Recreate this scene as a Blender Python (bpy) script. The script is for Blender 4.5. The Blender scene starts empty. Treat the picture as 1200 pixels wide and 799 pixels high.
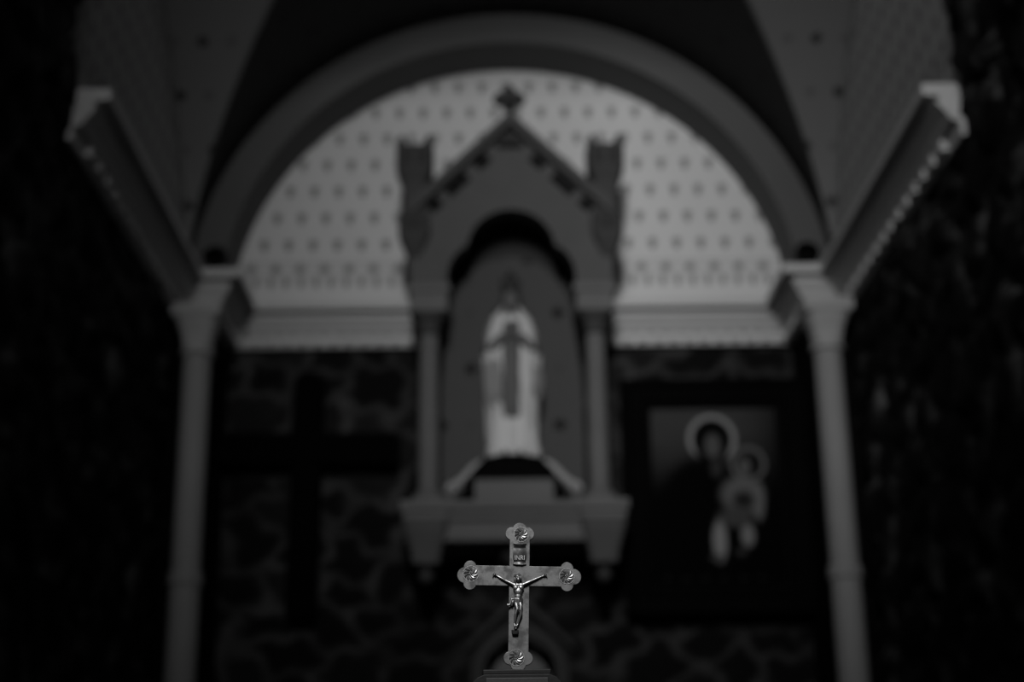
import bpy, bmesh, math, random
import numpy as np
from mathutils import Vector, Matrix, Euler
PI = math.pi
S = bpy.context.scene
COL = S.collection

# ------------------------------------------------------------------ camera
CZ = 1.15
camd = bpy.data.cameras.new('camera')
cam = bpy.data.objects.new('camera', camd)
COL.objects.link(cam)
S.camera = cam
camd.sensor_width = 36.0
camd.lens = 1787.0 / 1200.0 * 36.0
camd.dof.use_dof = True
camd.dof.focus_distance = 1.585
camd.dof.aperture_fstop = 3.35
camd.clip_start = 0.05
uz = Vector((528 - 600, 5460.0, -1787.0)).normalized()      # world up seen in camera axes
uy = Vector((-20, -585.5, -1787.0))
uy = (uy - uz * uy.dot(uz)).normalized()                    # world depth axis seen in camera axes
ux = uy.cross(uz)
R3 = Matrix((ux, uy, uz))
cam.matrix_world = Matrix.Translation((0, 0, CZ)) @ R3.to_4x4()

# ------------------------------------------------------------------ world, lights, exposure
W = bpy.data.worlds.new('world')
S.world = W
W.use_nodes = True
W.node_tree.nodes['Background'].inputs[0].default_value = (1, 1, 1, 1)
W.node_tree.nodes['Background'].inputs[1].default_value = 0.0
S.view_settings.view_transform = 'Standard'
S.view_settings.look = 'None'
S.view_settings.gamma = 1.0
S.view_settings.exposure = 0.0
S.view_settings.use_curve_mapping = False
S.cycles.use_denoising = True
S.cycles.max_bounces = 6
S.cycles.diffuse_bounces = 4


def daylight(name, loc, target, sx, sy, power):
    d = bpy.data.lights.new(name, 'AREA')
    d.shape = 'RECTANGLE'
    d.size = sx
    d.size_y = sy
    d.energy = power
    o = bpy.data.objects.new(name, d)
    COL.objects.link(o)
    o.location = loc
    o.rotation_euler = (Vector(target) - Vector(loc)).to_track_quat('-Z', 'Y').to_euler()
    return o


daylight('nave_window_light', (-0.5, -4.6, 6.1), (0.6, 8, 4.3), 1.2, 2.3, 670)

# ------------------------------------------------------------------ materials


class X:
    """tiny node expression helper"""
    def __init__(s, nt, sock):
        s.nt, s.s = nt, sock

    def op(s, o, *a):
        n = s.nt.nodes.new('ShaderNodeMath')
        n.operation = o
        for i, v in enumerate((s,) + a):
            if isinstance(v, X):
                s.nt.links.new(v.s, n.inputs[i])
            else:
                n.inputs[i].default_value = v
        return X(s.nt, n.outputs[0])

    def __add__(s, o): return s.op('ADD', o)
    def __sub__(s, o): return s.op('SUBTRACT', o)
    def __mul__(s, o): return s.op('MULTIPLY', o)
    def __truediv__(s, o): return s.op('DIVIDE', o)
    def floor(s): return s.op('FLOOR')
    def fract(s): return s.op('FRACT')
    def abs(s): return s.op('ABSOLUTE')
    def sqrt(s): return s.op('SQRT')
    def gt(s, o): return s.op('GREATER_THAN', o)
    def lt(s, o): return s.op('LESS_THAN', o)
    def max(s, o): return s.op('MAXIMUM', o)
    def min(s, o): return s.op('MINIMUM', o)
    def sin(s): return s.op('SINE')

    def step(s, a, b):          # smooth ramp 0..1 from a to b
        n = s.nt.nodes.new('ShaderNodeMapRange')
        n.interpolation_type = 'SMOOTHSTEP'
        s.nt.links.new(s.s, n.inputs[0])
        lo, hi = (a, b) if a < b else (b, a)
        n.inputs[1].default_value = lo
        n.inputs[2].default_value = hi
        n.inputs[3].default_value = 0.0 if a < b else 1.0
        n.inputs[4].default_value = 1.0 if a < b else 0.0
        return X(s.nt, n.outputs[0])


def new_mat(name, rough=0.7, metal=0.0, spec=0.3):
    m = bpy.data.materials.new(name)
    m.use_nodes = True
    nt = m.node_tree
    b = nt.nodes['Principled BSDF']
    b.inputs['Roughness'].default_value = rough
    b.inputs['Metallic'].default_value = metal
    b.inputs['Specular IOR Level'].default_value = spec
    return m, nt, b


def coords(nt, kind='Object'):
    t = nt.nodes.new('ShaderNodeTexCoord')
    s = nt.nodes.new('ShaderNodeSeparateXYZ')
    nt.links.new(t.outputs[kind], s.inputs[0])
    return t.outputs[kind], X(nt, s.outputs[0]), X(nt, s.outputs[1]), X(nt, s.outputs[2])


def noise(nt, vec, scale, detail=4, rough=0.6):
    n = nt.nodes.new('ShaderNodeTexNoise')
    n.inputs['Scale'].default_value = scale
    n.inputs['Detail'].default_value = detail
    n.inputs['Roughness'].default_value = rough
    nt.links.new(vec, n.inputs['Vector'])
    return X(nt, n.outputs[0])


def set_grey(nt, b, v):
    c = nt.nodes.new('ShaderNodeCombineColor')
    for i in range(3):
        nt.links.new(v.s, c.inputs[i])
    nt.links.new(c.outputs[0], b.inputs['Base Color'])


def bump(nt, b, h, strength=0.3, dist=0.01):
    n = nt.nodes.new('ShaderNodeBump')
    n.inputs['Strength'].default_value = strength
    n.inputs['Distance'].default_value = dist
    nt.links.new(h.s, n.inputs['Height'])
    nt.links.new(n.outputs[0], b.inputs['Normal'])


def mottled(name, grey, var=0.15, scale=8, rough=0.7, metal=0.0, spec=0.3, bmp=0.15, bd=0.004, bscale=None):
    m, nt, b = new_mat(name, rough, metal, spec)
    v, *_ = coords(nt)
    n = noise(nt, v, scale)
    set_grey(nt, b, (n - 0.5) * (2 * var * grey) + grey)
    if bmp:
        bump(nt, b, noise(nt, v, bscale or scale * 6), bmp, bd)
    return m


M = {}
M['cornice'] = mottled('cornice_plaster', 0.58, 0.08, 5)
M['capital'] = mottled('capital_plaster', 0.40, 0.1, 6)
M['shaft'] = mottled('column_shaft_paint', 0.30, 0.12, 4)
M['arch'] = mottled('arch_band_paint', 0.09, 0.1, 3)
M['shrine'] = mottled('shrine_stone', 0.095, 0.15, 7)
M['shrine_dark'] = mottled('shrine_dark_stone', 0.055, 0.2, 9)
M['shrine_mid'] = mottled('shrine_moulding_stone', 0.075, 0.2, 8)
M['shrine_shaft'] = mottled('shrine_column_stone', 0.15, 0.15, 7)
M['niche_dark'] = mottled('niche_shade_and_panel_paint', 0.03, 0.1, 5)  # shadow inside the niche put into the colour; also colours small dark panels
M['white_plaster'] = mottled('statue_white_plaster', 0.72, 0.1, 10, 0.55)
M['grey_plaster'] = mottled('statue_grey_paint', 0.13, 0.15, 10, 0.6)
M['statue_mid'] = mottled('statue_pale_grey_paint', 0.30, 0.2, 14, 0.6)
M['face'] = mottled('statue_face_paint', 0.17, 0.1, 10, 0.6)
M['hair'] = mottled('statue_dark_hair', 0.045, 0.2, 30, 0.7)
M['black'] = mottled('black_paint', 0.003, 0.2, 10, 0.6, spec=0.05)
M['black_wood'] = mottled('black_stained_wood', 0.0022, 0.3, 6, 0.85, spec=0.02)
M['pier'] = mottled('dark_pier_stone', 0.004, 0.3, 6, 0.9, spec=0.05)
M['frame_wood'] = mottled('dark_frame_wood', 0.0022, 0.3, 12, 0.7, spec=0.03)
M['altar'] = mottled('altar_stone', 0.05, 0.2, 7)
M['altar_light'] = mottled('altar_light_stone', 0.22, 0.2, 7)
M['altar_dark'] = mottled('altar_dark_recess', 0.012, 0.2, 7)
M['floor'] = mottled('floor_tiles', 0.03, 0.2, 3)
M['plain_dark'] = mottled('dim_plaster', 0.04, 0.15, 2)
M['cloth'] = mottled('altar_cloth', 0.3, 0.1, 5)


def metal_mat(name, base, rough, var, tarnish_scale):
    m, nt, b = new_mat(name, rough, 1.0, 0.5)
    v, x, y, z = coords(nt)
    n = noise(nt, v, tarnish_scale, 6, 0.65)
    t = n.step(0.35, 0.62)
    fine = noise(nt, v, tarnish_scale * 9, 3, 0.6)
    set_grey(nt, b, t * (base * var) + (base * (1 - var)) + (fine - 0.5) * (base * 0.3))
    r = X(nt, t.s) * -0.12 + rough + 0.06
    nt.links.new(r.s, b.inputs['Roughness'])
    bump(nt, b, fine, 0.12, 0.0003)
    return m


M['brass'] = metal_mat('tarnished_cross_metal', 0.145, 0.45, 0.6, 75)
M['bright_metal'] = metal_mat('polished_relief_metal', 0.38, 0.42, 0.5, 260)
M['figure_metal'] = metal_mat('worn_figure_metal', 0.42, 0.44, 0.55, 240)
M['title'] = metal_mat('title_plate_metal', 0.09, 0.35, 0.6, 150)
M['dark_metal'] = mottled('dark_bronze', 0.006, 0.3, 60, 0.5, 0.2, 0.2, 0.2, 0.0008)
M['base_panel'] = mottled('dark_bronze_panel', 0.022, 0.3, 60, 0.5, 0.2, 0.25, 0.2, 0.0008)


def attr_stone(name, lo, hi, patchy=0.0):
    m, nt, b = new_mat(name, 0.85, 0, 0.15)
    v, x, y, z = coords(nt)
    a = nt.nodes.new('ShaderNodeAttribute')
    a.attribute_name = 'tone'
    t = X(nt, a.outputs['Fac'])
    n = noise(nt, v, 14, 5)
    g = (t * (hi - lo) + lo) * (n * 1.0 + 0.5)
    if patchy:
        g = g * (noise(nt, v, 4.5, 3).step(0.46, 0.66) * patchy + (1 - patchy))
    set_grey(nt, b, g)
    bump(nt, b, noise(nt, v, 30, 5), 0.4, 0.01)
    return m


M['stone_back'] = attr_stone('rubble_back_wall', 0.0015, 0.055)
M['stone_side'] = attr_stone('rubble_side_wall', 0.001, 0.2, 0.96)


def ell(x, y, cx, cy, rx, ry):
    a = (x - cx) / rx
    b = (y - cy) / ry
    return (a * a + b * b).sqrt()


def wallpaper(name, bg, ink, border=True):
    """uv in metres: u along the wall, v above the cornice top"""
    m, nt, b = new_mat(name, 0.75, 0, 0.2)
    vec, u, v, _ = coords(nt, 'UV')
    P, Q = 0.1435, 0.172
    u = u - 0.055
    r = (v - 0.3065) / Q
    row = r.floor()
    par = (row * 0.5).fract() * 1.0            # 0 or 0.5
    fx = ((u / P + par).fract() - 0.5) * P
    fy = (r.fract() - 0.5) * Q
    d = ell(fx, fy, 0, 0.0, 0.0195, 0.041)
    d = d.min(ell(fx.abs(), fy, 0.019, 0.018, 0.008, 0.014))
    d = d.min(ell(fx, fy, 0, -0.010, 0.024, 0.007))
    d = d.min(ell(fx.abs(), fy, 0.010, -0.024, 0.007, 0.010))
    ink_m = d.step(1.05, 0.85) * v.gt(0.3065)
    if border:
        gx = ((u / P + 0.5).fract() - 0.5) * P
        e = ell(gx, v, 0, 0.243, 0.030, 0.030)
        hx = ((u / 0.0885).fract() - 0.5) * 0.0885
        e = e.min(ell(hx, v, 0, 0.158, 0.019, 0.032))
        line = (v - 0.285).abs().lt(0.004)
        line = line.max((v - 0.200).abs().lt(0.004))
        ink_m = ink_m.max(e.step(1.05, 0.85)).max(line * 0.6).max(v.lt(0.285) * v.gt(0.15) * 0.12)
    n = noise(nt, vec, 2.5)
    base = (n - 0.5) * (bg * 0.12) + bg
    set_grey(nt, b, base + (ink_m * (base * -1 + ink)))
    return m


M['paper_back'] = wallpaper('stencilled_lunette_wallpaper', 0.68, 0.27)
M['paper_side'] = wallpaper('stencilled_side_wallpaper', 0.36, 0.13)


def star_paint(name, bg, ink, P, r_big, r_small, u0=0.0, v0=0.0):
    m, nt, b = new_mat(name, 0.75, 0, 0.2)
    vec, u, v, _ = coords(nt, 'UV')
    q = (v + v0) / P
    par = (q.floor() * 0.5).fract()
    fx = (((u + u0) / P + par).fract() - 0.5) * P
    fy = (q.fract() - 0.5) * P
    ang = fy.op('ARCTAN2', fx)
    rad = (fx * fx + fy * fy).sqrt()
    star = rad / ((ang * 5).op('COSINE') * 0.22 + 1.0)
    d = star.step(r_big * 1.1, r_big * 0.85)
    gx = (((u + u0) / P + par + 0.5).fract() - 0.5) * P
    d2 = (gx * gx + fy * fy).sqrt().step(r_small * 1.1, r_small * 0.8) * 0.3
    n = noise(nt, vec, 2.0)
    base = (n - 0.5) * (bg * 0.15) + bg
    set_grey(nt, b, base + d.max(d2) * (base * -1 + ink))
    return m


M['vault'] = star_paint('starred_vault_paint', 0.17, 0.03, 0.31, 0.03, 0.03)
M['vault_shaded'] = star_paint('starred_vault_paint_with_shade', 0.032, 0.012, 0.31, 0.03, 0.03)  # darker than the side webs: this web's shade is put into the colour
M['niche'] = star_paint('starred_niche_paint', 0.08, 0.012, 0.33, 0.034, 0.02, 0.23, 0.12)

# ------------------------------------------------------------------ object helpers


def tag(o, label=None, cat=None, group=None, kind=None):
    for k, v in (('label', label), ('category', cat), ('group', group), ('kind', kind)):
        if v:
            o[k] = v
    return o


def link_mesh(name, me, mat=None, parent=None, smooth=False):
    o = bpy.data.objects.new(name, me)
    COL.objects.link(o)
    if mat:
        me.materials.append(mat)
    if parent is not None:
        o.parent = parent
    if smooth:
        for p in me.polygons:
            p.use_smooth = True
    return o


def obj(name, bm, mat, parent=None, smooth=False, bevel=0.0, seg=2):
    bmesh.ops.recalc_face_normals(bm, faces=bm.faces)
    me = bpy.data.meshes.new(name)
    bm.to_mesh(me)
    bm.free()
    o = link_mesh(name, me, mat, parent, smooth)
    if bevel:
        md = o.modifiers.new('bevel', 'BEVEL')
        md.width = bevel
        md.segments = seg
        md.limit_method = 'ANGLE'
        md.angle_limit = math.radians(40)
        md.harden_normals = False
    if smooth:
        # split normals at sharp edges
        bm2 = bmesh.new()
        bm2.from_mesh(me)
        for e in bm2.edges:
            if len(e.link_faces) == 2 and e.calc_face_angle(0) > math.radians(42):
                e.smooth = False
        bm2.to_mesh(me)
        bm2.free()
    return o


def empty(name, loc=(0, 0, 0), rot=(0, 0, 0)):
    o = bpy.data.objects.new(name, None)
    COL.objects.link(o)
    o.location = loc
    o.rotation_euler = rot
    o.empty_display_size = 0.1
    return o


def add_box(bm, c, s, rot=None):
    M4 = Matrix.Translation(c) @ (rot.to_4x4() if rot else Matrix.Identity(4)) @ Matrix.Diagonal((s[0], s[1], s[2], 1))
    bmesh.ops.create_cube(bm, size=1.0, matrix=M4)


def box(a, b):
    bm = bmesh.new()
    c = [(a[i] + b[i]) / 2 for i in range(3)]
    s = [abs(b[i] - a[i]) for i in range(3)]
    add_box(bm, c, s)
    return bm


def add_lathe(bm, prof, c=(0, 0, 0), n=40, sq=None, sx=1, sy=1):
    """prof = [(r,z)]; sq: superellipse power for squarish rings"""
    rings = []
    for r, z in prof:
        ring = []
        for i in range(n):
            a = 2 * PI * (i + 0.5) / n
            k = 1.0
            if sq:
                k = 1.0 / (abs(math.cos(a)) ** sq + abs(math.sin(a)) ** sq) ** (1.0 / sq)
            ring.append(bm.verts.new((c[0] + r * k * math.cos(a) * sx, c[1] + r * k * math.sin(a) * sy, c[2] + z)))
        rings.append(ring)
    for a, b in zip(rings, rings[1:]):
        for i in range(n):
            bm.faces.new((a[i], a[(i + 1) % n], b[(i + 1) % n], b[i]))
    bm.faces.new(rings[0][::-1])
    bm.faces.new(rings[-1])


def add_prism(bm, pts, y0, y1):
    """closed outline in x,z pushed from y0 to y1"""
    a = [bm.verts.new((x, y0, z)) for x, z in pts]
    b = [bm.verts.new((x, y1, z)) for x, z in pts]
    bm.faces.new(a)
    bm.faces.new(b[::-1])
    n = len(pts)
    for i in range(n):
        bm.faces.new((a[i], b[i], b[(i + 1) % n], a[(i + 1) % n]))


def add_strip(bm, inner, outer, y0, y1):
    """open band between two equally long polylines in x,z, given thickness y0..y1"""
    n = len(inner)
    V = [[bm.verts.new((p[0], y, p[1])) for p in L] for y in (y0, y1) for L in (inner, outer)]
    i0, o0, i1, o1 = V
    for k in range(n - 1):
        bm.faces.new((i0[k], i0[k + 1], o0[k + 1], o0[k]))
        bm.faces.new((i1[k + 1], i1[k], o1[k], o1[k + 1]))
        bm.faces.new((i0[k + 1], i0[k], i1[k], i1[k + 1]))
        bm.faces.new((o0[k], o0[k + 1], o1[k + 1], o1[k]))
    for k in (0, n - 1):
        bm.faces.new((i0[k], o0[k], o1[k], i1[k]))


def add_tube(bm, pts, radii, n=10):
    pts = [Vector(p) for p in pts]
    if not hasattr(radii, '__len__'):
        radii = [radii] * len(pts)
    rings = []
    up = Vector((0, 1, 0))
    for i, p in enumerate(pts):
        t = (pts[min(i + 1, len(pts) - 1)] - pts[max(i - 1, 0)]).normalized()
        u = t.cross(up)
        if u.length < 1e-3:
            u = t.cross(Vector((1, 0, 0)))
        u.normalize()
        w = t.cross(u).normalized()
        rings.append([bm.verts.new(p + (u * math.cos(2 * PI * k / n) + w * math.sin(2 * PI * k / n)) * radii[i]) for k in range(n)])
    for a, b in zip(rings, rings[1:]):
        for i in range(n):
            bm.faces.new((a[i], a[(i + 1) % n], b[(i + 1) % n], b[i]))
    bm.faces.new(rings[0][::-1])
    bm.faces.new(rings[-1])


def add_ball(bm, c, r, rot=None, seg=16):
    r = r if hasattr(r, '__len__') else (r, r, r)
    M4 = Matrix.Translation(c) @ (rot.to_4x4() if rot else Matrix.Identity(4)) @ Matrix.Diagonal((r[0], r[1], r[2], 1))
    bmesh.ops.create_uvsphere(bm, u_segments=seg, v_segments=max(6, seg // 2), radius=1.0, matrix=M4)


def add_capsule(bm, a, b, ra, rb, seg=12):
    a, b = Vector(a), Vector(b)
    add_ball(bm, a, ra, seg=seg)
    add_ball(bm, b, rb, seg=seg)
    if (b - a).length > 1e-6:
        add_tube(bm, [a, b], [ra, rb], seg)


def fuse(name, bm, voxel, mat, parent, smooth=2, loc=None):
    """merge overlapping closed shapes into one continuous surface"""
    me = bpy.data.meshes.new(name + '_raw')
    bm.to_mesh(me)
    bm.free()
    t = bpy.data.objects.new('raw', me)
    COL.objects.link(t)
    r = t.modifiers.new('r', 'REMESH')
    r.mode = 'VOXEL'
    r.voxel_size = voxel
    if smooth:
        s = t.modifiers.new('s', 'SMOOTH')
        s.factor = 0.5
        s.iterations = smooth
    dg = bpy.context.evaluated_depsgraph_get()
    out = bpy.data.meshes.new_from_object(t.evaluated_get(dg))
    bpy.data.objects.remove(t)
    out.name = name
    out.materials.clear()
    return link_mesh(name, out, mat, parent, True)


def copy_tree(o, parent=None):
    c = o.copy()
    COL.objects.link(c)
    if parent is not None:
        c.parent = parent
    for ch in [k for k in bpy.data.objects if k.parent == o]:
        copy_tree(ch, c)
    return c


def arc(cx, cz, r, a0, a1, n):
    return [(cx + r * math.cos(math.radians(a0 + (a1 - a0) * i / n)), cz + r * math.sin(math.radians(a0 + (a1 - a0) * i / n))) for i in range(n + 1)]


# ------------------------------------------------------------------ the room
XC = 0.12                 # centre line of the chapel
HW = 1.83                 # half width between plaster faces
XL, XR = XC - HW, XC + HW
YB = 8.40                 # back wall
YF = 8.05                 # front of the arch band
ZT = 4.11                 # top of the cornice
ZS = 4.01                 # springing of arch and vault
PY = 7.85                 # front of the corner piers
PX = 0.20                 # how far the piers stand in from the side walls


def voro(U, V, cw, ch, seed, extra=(), warp=0.25):
    """distance fields of a jittered, brick-offset stone lattice; returns F1, F2, id-tone"""
    rng = np.random.RandomState(seed)
    u0, u1, v0, v1 = U.min() - 1, U.max() + 1, V.min() - 1, V.max() + 1
    pts = []
    j = 0
    v = v0
    while v < v1:
        u = u0 + (j % 2) * cw / 2
        while u < u1:
            pts.append((u + rng.uniform(-.33, .33) * cw, v + rng.uniform(-.28, .28) * ch, rng.rand(), rng.uniform(.75, 1.25)))
            u += cw
        v += ch
        j += 1
    pts = [p for p in pts if all((p[0] - e[0]) ** 2 + ((p[1] - e[1]) * 1.3) ** 2 > 0.17 ** 2 for e in extra)]
    pts += [(e[0], e[1], 0.0, 1.0) for e in extra]
    wu = U + warp * 0.12 * np.sin(V * 11 + 1.3 * np.sin(U * 7)) + 0.02 * np.sin(V * 31 + U * 17)
    wv = V + warp * 0.12 * np.sin(U * 9 + 1.7 * np.sin(V * 8)) + 0.02 * np.sin(U * 29 - V * 13)
    F1 = np.full(U.shape, 9.0)
    F2 = np.full(U.shape, 9.0)
    T = np.zeros(U.shape)
    for p in pts:
        d = np.hypot(wu - p[0], (wv - p[1]) * cw / ch) * p[3]
        closer = d < F1
        F2 = np.where(closer, F1, np.minimum(F2, d))
        T = np.where(closer, p[2], T)
        F1 = np.where(closer, d, F1)
    return F1, F2, T


def stone_wall(name, axis, const, sgn, u0, u1, z0, z1, step, mat, seed, cw=0.27, ch=0.20, amp=0.035, extra=(), ustep=None, thick=0.25):
    """rubble wall: a displaced grid with a flat back; axis 'x' = wall plane x=const, 'y' = wall plane y=const; sgn = side the room lies on"""
    nu = max(2, int((u1 - u0) / (ustep or step)))
    nv = max(2, int((z1 - z0) / step))
    us = np.linspace(u0, u1, nu + 1)
    zs = np.linspace(z0, z1, nv + 1)
    U, V = np.meshgrid(us, zs)
    F1, F2, T = voro(U, V, cw, ch, seed, extra)
    edge = np.clip((F2 - F1) / 0.10, 0, 1)
    e = edge * edge * (3 - 2 * edge)
    rng = np.random.RandomState(seed + 5)
    rough = sum(np.sin(U * f + rng.rand() * 6 + 2 * np.sin(V * f * .7)) * np.sin(V * f * 1.1 + rng.rand() * 6) / f for f in (14, 27, 53, 90))
    disp = e * amp * (0.6 + 0.6 * T) + rough * amp * 2.2
    # the lime mortar is paler than the stones, and each stone has its own tone
    big = 0.5 + 0.5 * np.sin(U * 3.1 + 1.2 * np.sin(V * 4.3)) * np.sin(V * 3.7 + 1.5 * np.sin(U * 2.9 + 1))
    tone = (1 - e) * (0.35 + 0.65 * big + 0.6 * rough * 5) + e * (0.02 + 0.30 * np.clip(T - 0.35, 0, 1))
    me = bpy.data.meshes.new(name)
    verts = []
    N = (nu + 1) * (nv + 1)
    d = (disp * sgn).ravel()
    Uf, Vf = U.ravel(), V.ravel()
    for i in range(N):
        verts.append((const + d[i], Uf[i], Vf[i]) if axis == 'x' else (Uf[i], const + d[i], Vf[i]))
    w = nu + 1
    faces = []
    flip = (axis == 'x') == (sgn > 0)
    for r in range(nv):
        for c in range(nu):
            a = r * w + c
            q = (a, a + 1, a + 1 + w, a + w)
            faces.append(q if flip else q[::-1])
    # flat back and sides
    bk = const - sgn * thick
    corners = [(u0, z0), (u1, z0), (u1, z1), (u0, z1)]
    bi = len(verts)
    for u, z in corners:
        verts.append((bk, u, z) if axis == 'x' else (u, bk, z))
    loops = [[c for c in range(nu + 1)], [r * w + nu for r in range(nv + 1)], [nv * w + c for c in range(nu, -1, -1)], [r * w for r in range(nv, -1, -1)]]
    for k, L in enumerate(loops):
        q = list(L) + [bi + (k + 1) % 4, bi + k]
        faces.append(q[::-1] if flip else q)
    q = (bi, bi + 3, bi + 2, bi + 1)
    faces.append(q if flip else q[::-1])
    me.from_pydata(verts, [], faces)
    at = me.attributes.new('tone', 'FLOAT', 'POINT')
    vals = np.concatenate([np.clip(tone, 0, 1.2).ravel(), np.zeros(4)]).astype(np.float32)
    at.data.foreach_set('value', vals)
    me.update()
    return tag(link_mesh(name, me, mat, None, True), kind='structure')


EX = [(-1.36, 3.03), (-1.30, 3.10), (-1.32, 2.77), (-1.33, 2.47), (-1.49, 2.30), (-0.86, 2.97), (-0.80, 2.44), (-0.88, 2.27), (-1.25, 3.70), (-1.0, 3.66),
      (-0.66, 3.63), (-0.80, 2.64), (-0.66, 2.82), (1.50, 2.16), (0.90, 2.07), (1.17, 2.15), (1.57, 3.76), (-0.38, 2.22), (-0.30, 2.36)]
EX = [EX[0]] + EX[2:]
stone_wall('wall_back', 'y', YB + 0.03, -1, XL - 0.1, XR + 0.1, 0, 4.02, 0.022, M['stone_back'], 11, cw=0.30, ch=0.185, amp=0.03, extra=EX)
for nm, xx, sg, sd in (('wall_left', XL - 0.035, 1, 21), ('wall_right', XR + 0.035, -1, 33)):
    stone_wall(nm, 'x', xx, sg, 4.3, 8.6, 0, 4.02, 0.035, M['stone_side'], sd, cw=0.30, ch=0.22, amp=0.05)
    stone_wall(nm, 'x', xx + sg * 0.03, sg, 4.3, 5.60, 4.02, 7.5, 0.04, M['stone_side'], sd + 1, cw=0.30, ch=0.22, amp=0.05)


def uv_mesh(name, verts, faces, uvs, mat, smooth=False):
    me = bpy.data.meshes.new(name)
    me.from_pydata(verts, [], faces)
    ul = me.uv_layers.new(name='UVMap')
    for p in me.polygons:
        for li, vi in zip(p.loop_indices, p.vertices):
            ul.data[li].uv = uvs[vi]
    me.update()
    return link_mesh(name, me, mat, None, smooth)


def slab_uv(name, quad_pts, uvs, push, mat):
    """a plaster face with a real thickness behind it"""
    n = len(quad_pts)
    v = [Vector(p) for p in quad_pts] + [Vector(p) + Vector(push) for p in quad_pts]
    f = [tuple(range(n)), tuple(range(2 * n - 1, n - 1, -1))] + [(i, i + n, (i + 1) % n + n, (i + 1) % n) for i in range(n)]
    return uv_mesh(name, v, f, list(uvs) + list(uvs), mat)


# plastered lunette above the cornice at the back
q = [(XL, YB, 3.98), (XR, YB, 3.98), (XR, YB, 5.95), (XL, YB, 5.95)]
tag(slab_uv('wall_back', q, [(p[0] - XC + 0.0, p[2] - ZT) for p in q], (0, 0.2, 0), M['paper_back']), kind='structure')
# side walls above the cornice, ending in a ragged edge against the stone
for sg, xw in ((-1, XL), (1, XR)):
    pts = [(5.60, 3.98), (8.55, 3.98), (8.55, 6.1), (5.36, 6.1), (5.40, 5.5), (5.46, 4.8), (5.52, 4.45), (5.60, 4.11)]
    q = [(xw, y, z) for y, z in pts]
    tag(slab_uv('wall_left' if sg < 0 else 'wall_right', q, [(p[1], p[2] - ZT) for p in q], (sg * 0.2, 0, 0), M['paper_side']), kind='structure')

# groin vault over the bay: barrel along y meets the side barrel along the groins
VA, VYC = 2.90, 5.10
Y0V = 5.42


def zA(u): return ZS + HW * math.sqrt(max(0, 1 - u * u))
def zB(y): return ZS + HW * math.sqrt(max(0, 1 - ((y - VYC) / VA) ** 2))


rows = 48
ys = [Y0V + (8.0 - Y0V) * i / rows for i in range(rows + 1)]
# web over the arch
verts, faces, uvs = [], [], []
NA = 48
ysa = ys + [YF + 0.02]
for y in ysa:
    um = min(1.0, (y - VYC) / VA)
    for k in range(NA + 1):
        t = math.asin(um) * (2 * k / NA - 1)
        u = math.sin(t)
        verts.append((XC + HW * u, y, zA(u)))
        uvs.append((HW * t + 0.1, y))
for r in range(len(ysa) - 1):
    for k in range(NA):
        a = r * (NA + 1) + k
        faces.append((a, a + 1, a + NA + 2, a + NA + 1))
o = uv_mesh('ceiling', verts, faces, uvs, M['vault_shaded'], True)
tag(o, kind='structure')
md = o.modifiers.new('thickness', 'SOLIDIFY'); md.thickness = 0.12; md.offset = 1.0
# side webs
for sg in (-1, 1):
    verts, faces, uvs = [], [], []
    NB = 20
    al = 0.0
    pz = None
    for i, y in enumerate(ys):
        um = min(1.0, (y - VYC) / VA)
        z = zB(y)
        if pz is not None:
            al += math.hypot(y - ys[i - 1], z - pz)
        pz = z
        for k in range(NB + 1):
            u = um + (1.0 - um) * k / NB
            verts.append((XC + sg * HW * u, y, z))
            uvs.append((HW * u + 0.06, al + 0.05))
    for r in range(rows):
        for k in range(NB):
            a = r * (NB + 1) + k
            q = (a, a + 1, a + NB + 2, a + NB + 1)
            faces.append(q if sg > 0 else q[::-1])
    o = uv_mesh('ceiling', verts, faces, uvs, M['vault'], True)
    tag(o, kind='structure')
    md = o.modifiers.new('thickness', 'SOLIDIFY'); md.thickness = 0.12; md.offset = 1.0
# stone spandrel above the mouth of the vault
bm = bmesh.new()
inn = [(XL - 0.02, 5.86), (XR + 0.02, 5.86)]
out = [(x, 7.5) for x, z in inn]
add_strip(bm, inn, out, Y0V - 0.12, Y0V - 0.02)
# leave the side lunettes under the stone filled by the walls themselves
tag(obj('wall_front', bm, M['plain_dark']), kind='structure')

# arch band: front face + deep soffit
bm = bmesh.new()
R_in, R_out = 1.64, 1.83
a_in = arc(XC, ZS, R_in, -3, 183, 72)
a_out = arc(XC, ZS, R_out, -3, 183, 72)
a_bead = arc(XC, ZS, R_out - 0.0, -3, 183, 72)
add_strip(bm, a_in, a_out, YF, YB + 0.02)
tag(obj('trim_1', bm, M['arch'], None, True), kind='structure')

# cornice with dentils, mitred around the piers
prof = [(0.0, 3.862), (0.018, 3.862), (0.022, 3.880), (0.024, 3.925), (0.056, 3.935), (0.066, 3.952), (0.074, 3.965), (0.088, 3.982),
        (0.104, 4.000), (0.114, 4.014), (0.098, 4.018), (0.098, 4.040), (0.148, 4.043), (0.165, 4.046), (0.165, 4.090), (0.158, 4.095), (0.0, 4.095)]
path = [(XL, 5.63), (XL, PY), (XL + PX, PY), (XL + PX, YB), (XR - PX, YB), (XR - PX, PY), (XR, PY), (XR, 5.63)]


def offset_path(path, d):
    """offset towards the room (to the right hand side of this path)"""
    P = [Vector(p) for p in path]
    out = []
    for i, p in enumerate(P):
        ns = []
        if i > 0:
            t = (P[i] - P[i - 1]).normalized(); ns.append(Vector((t.y, -t.x)))
        if i < len(P) - 1:
            t = (P[i + 1] - P[i]).normalized(); ns.append(Vector((t.y, -t.x)))
        if len(ns) == 1:
            out.append(p + ns[0] * d)
        else:
            m = (ns[0] + ns[1])
            out.append(p + m * (d / (1 + ns[0].dot(ns[1]))))
    return out


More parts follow.
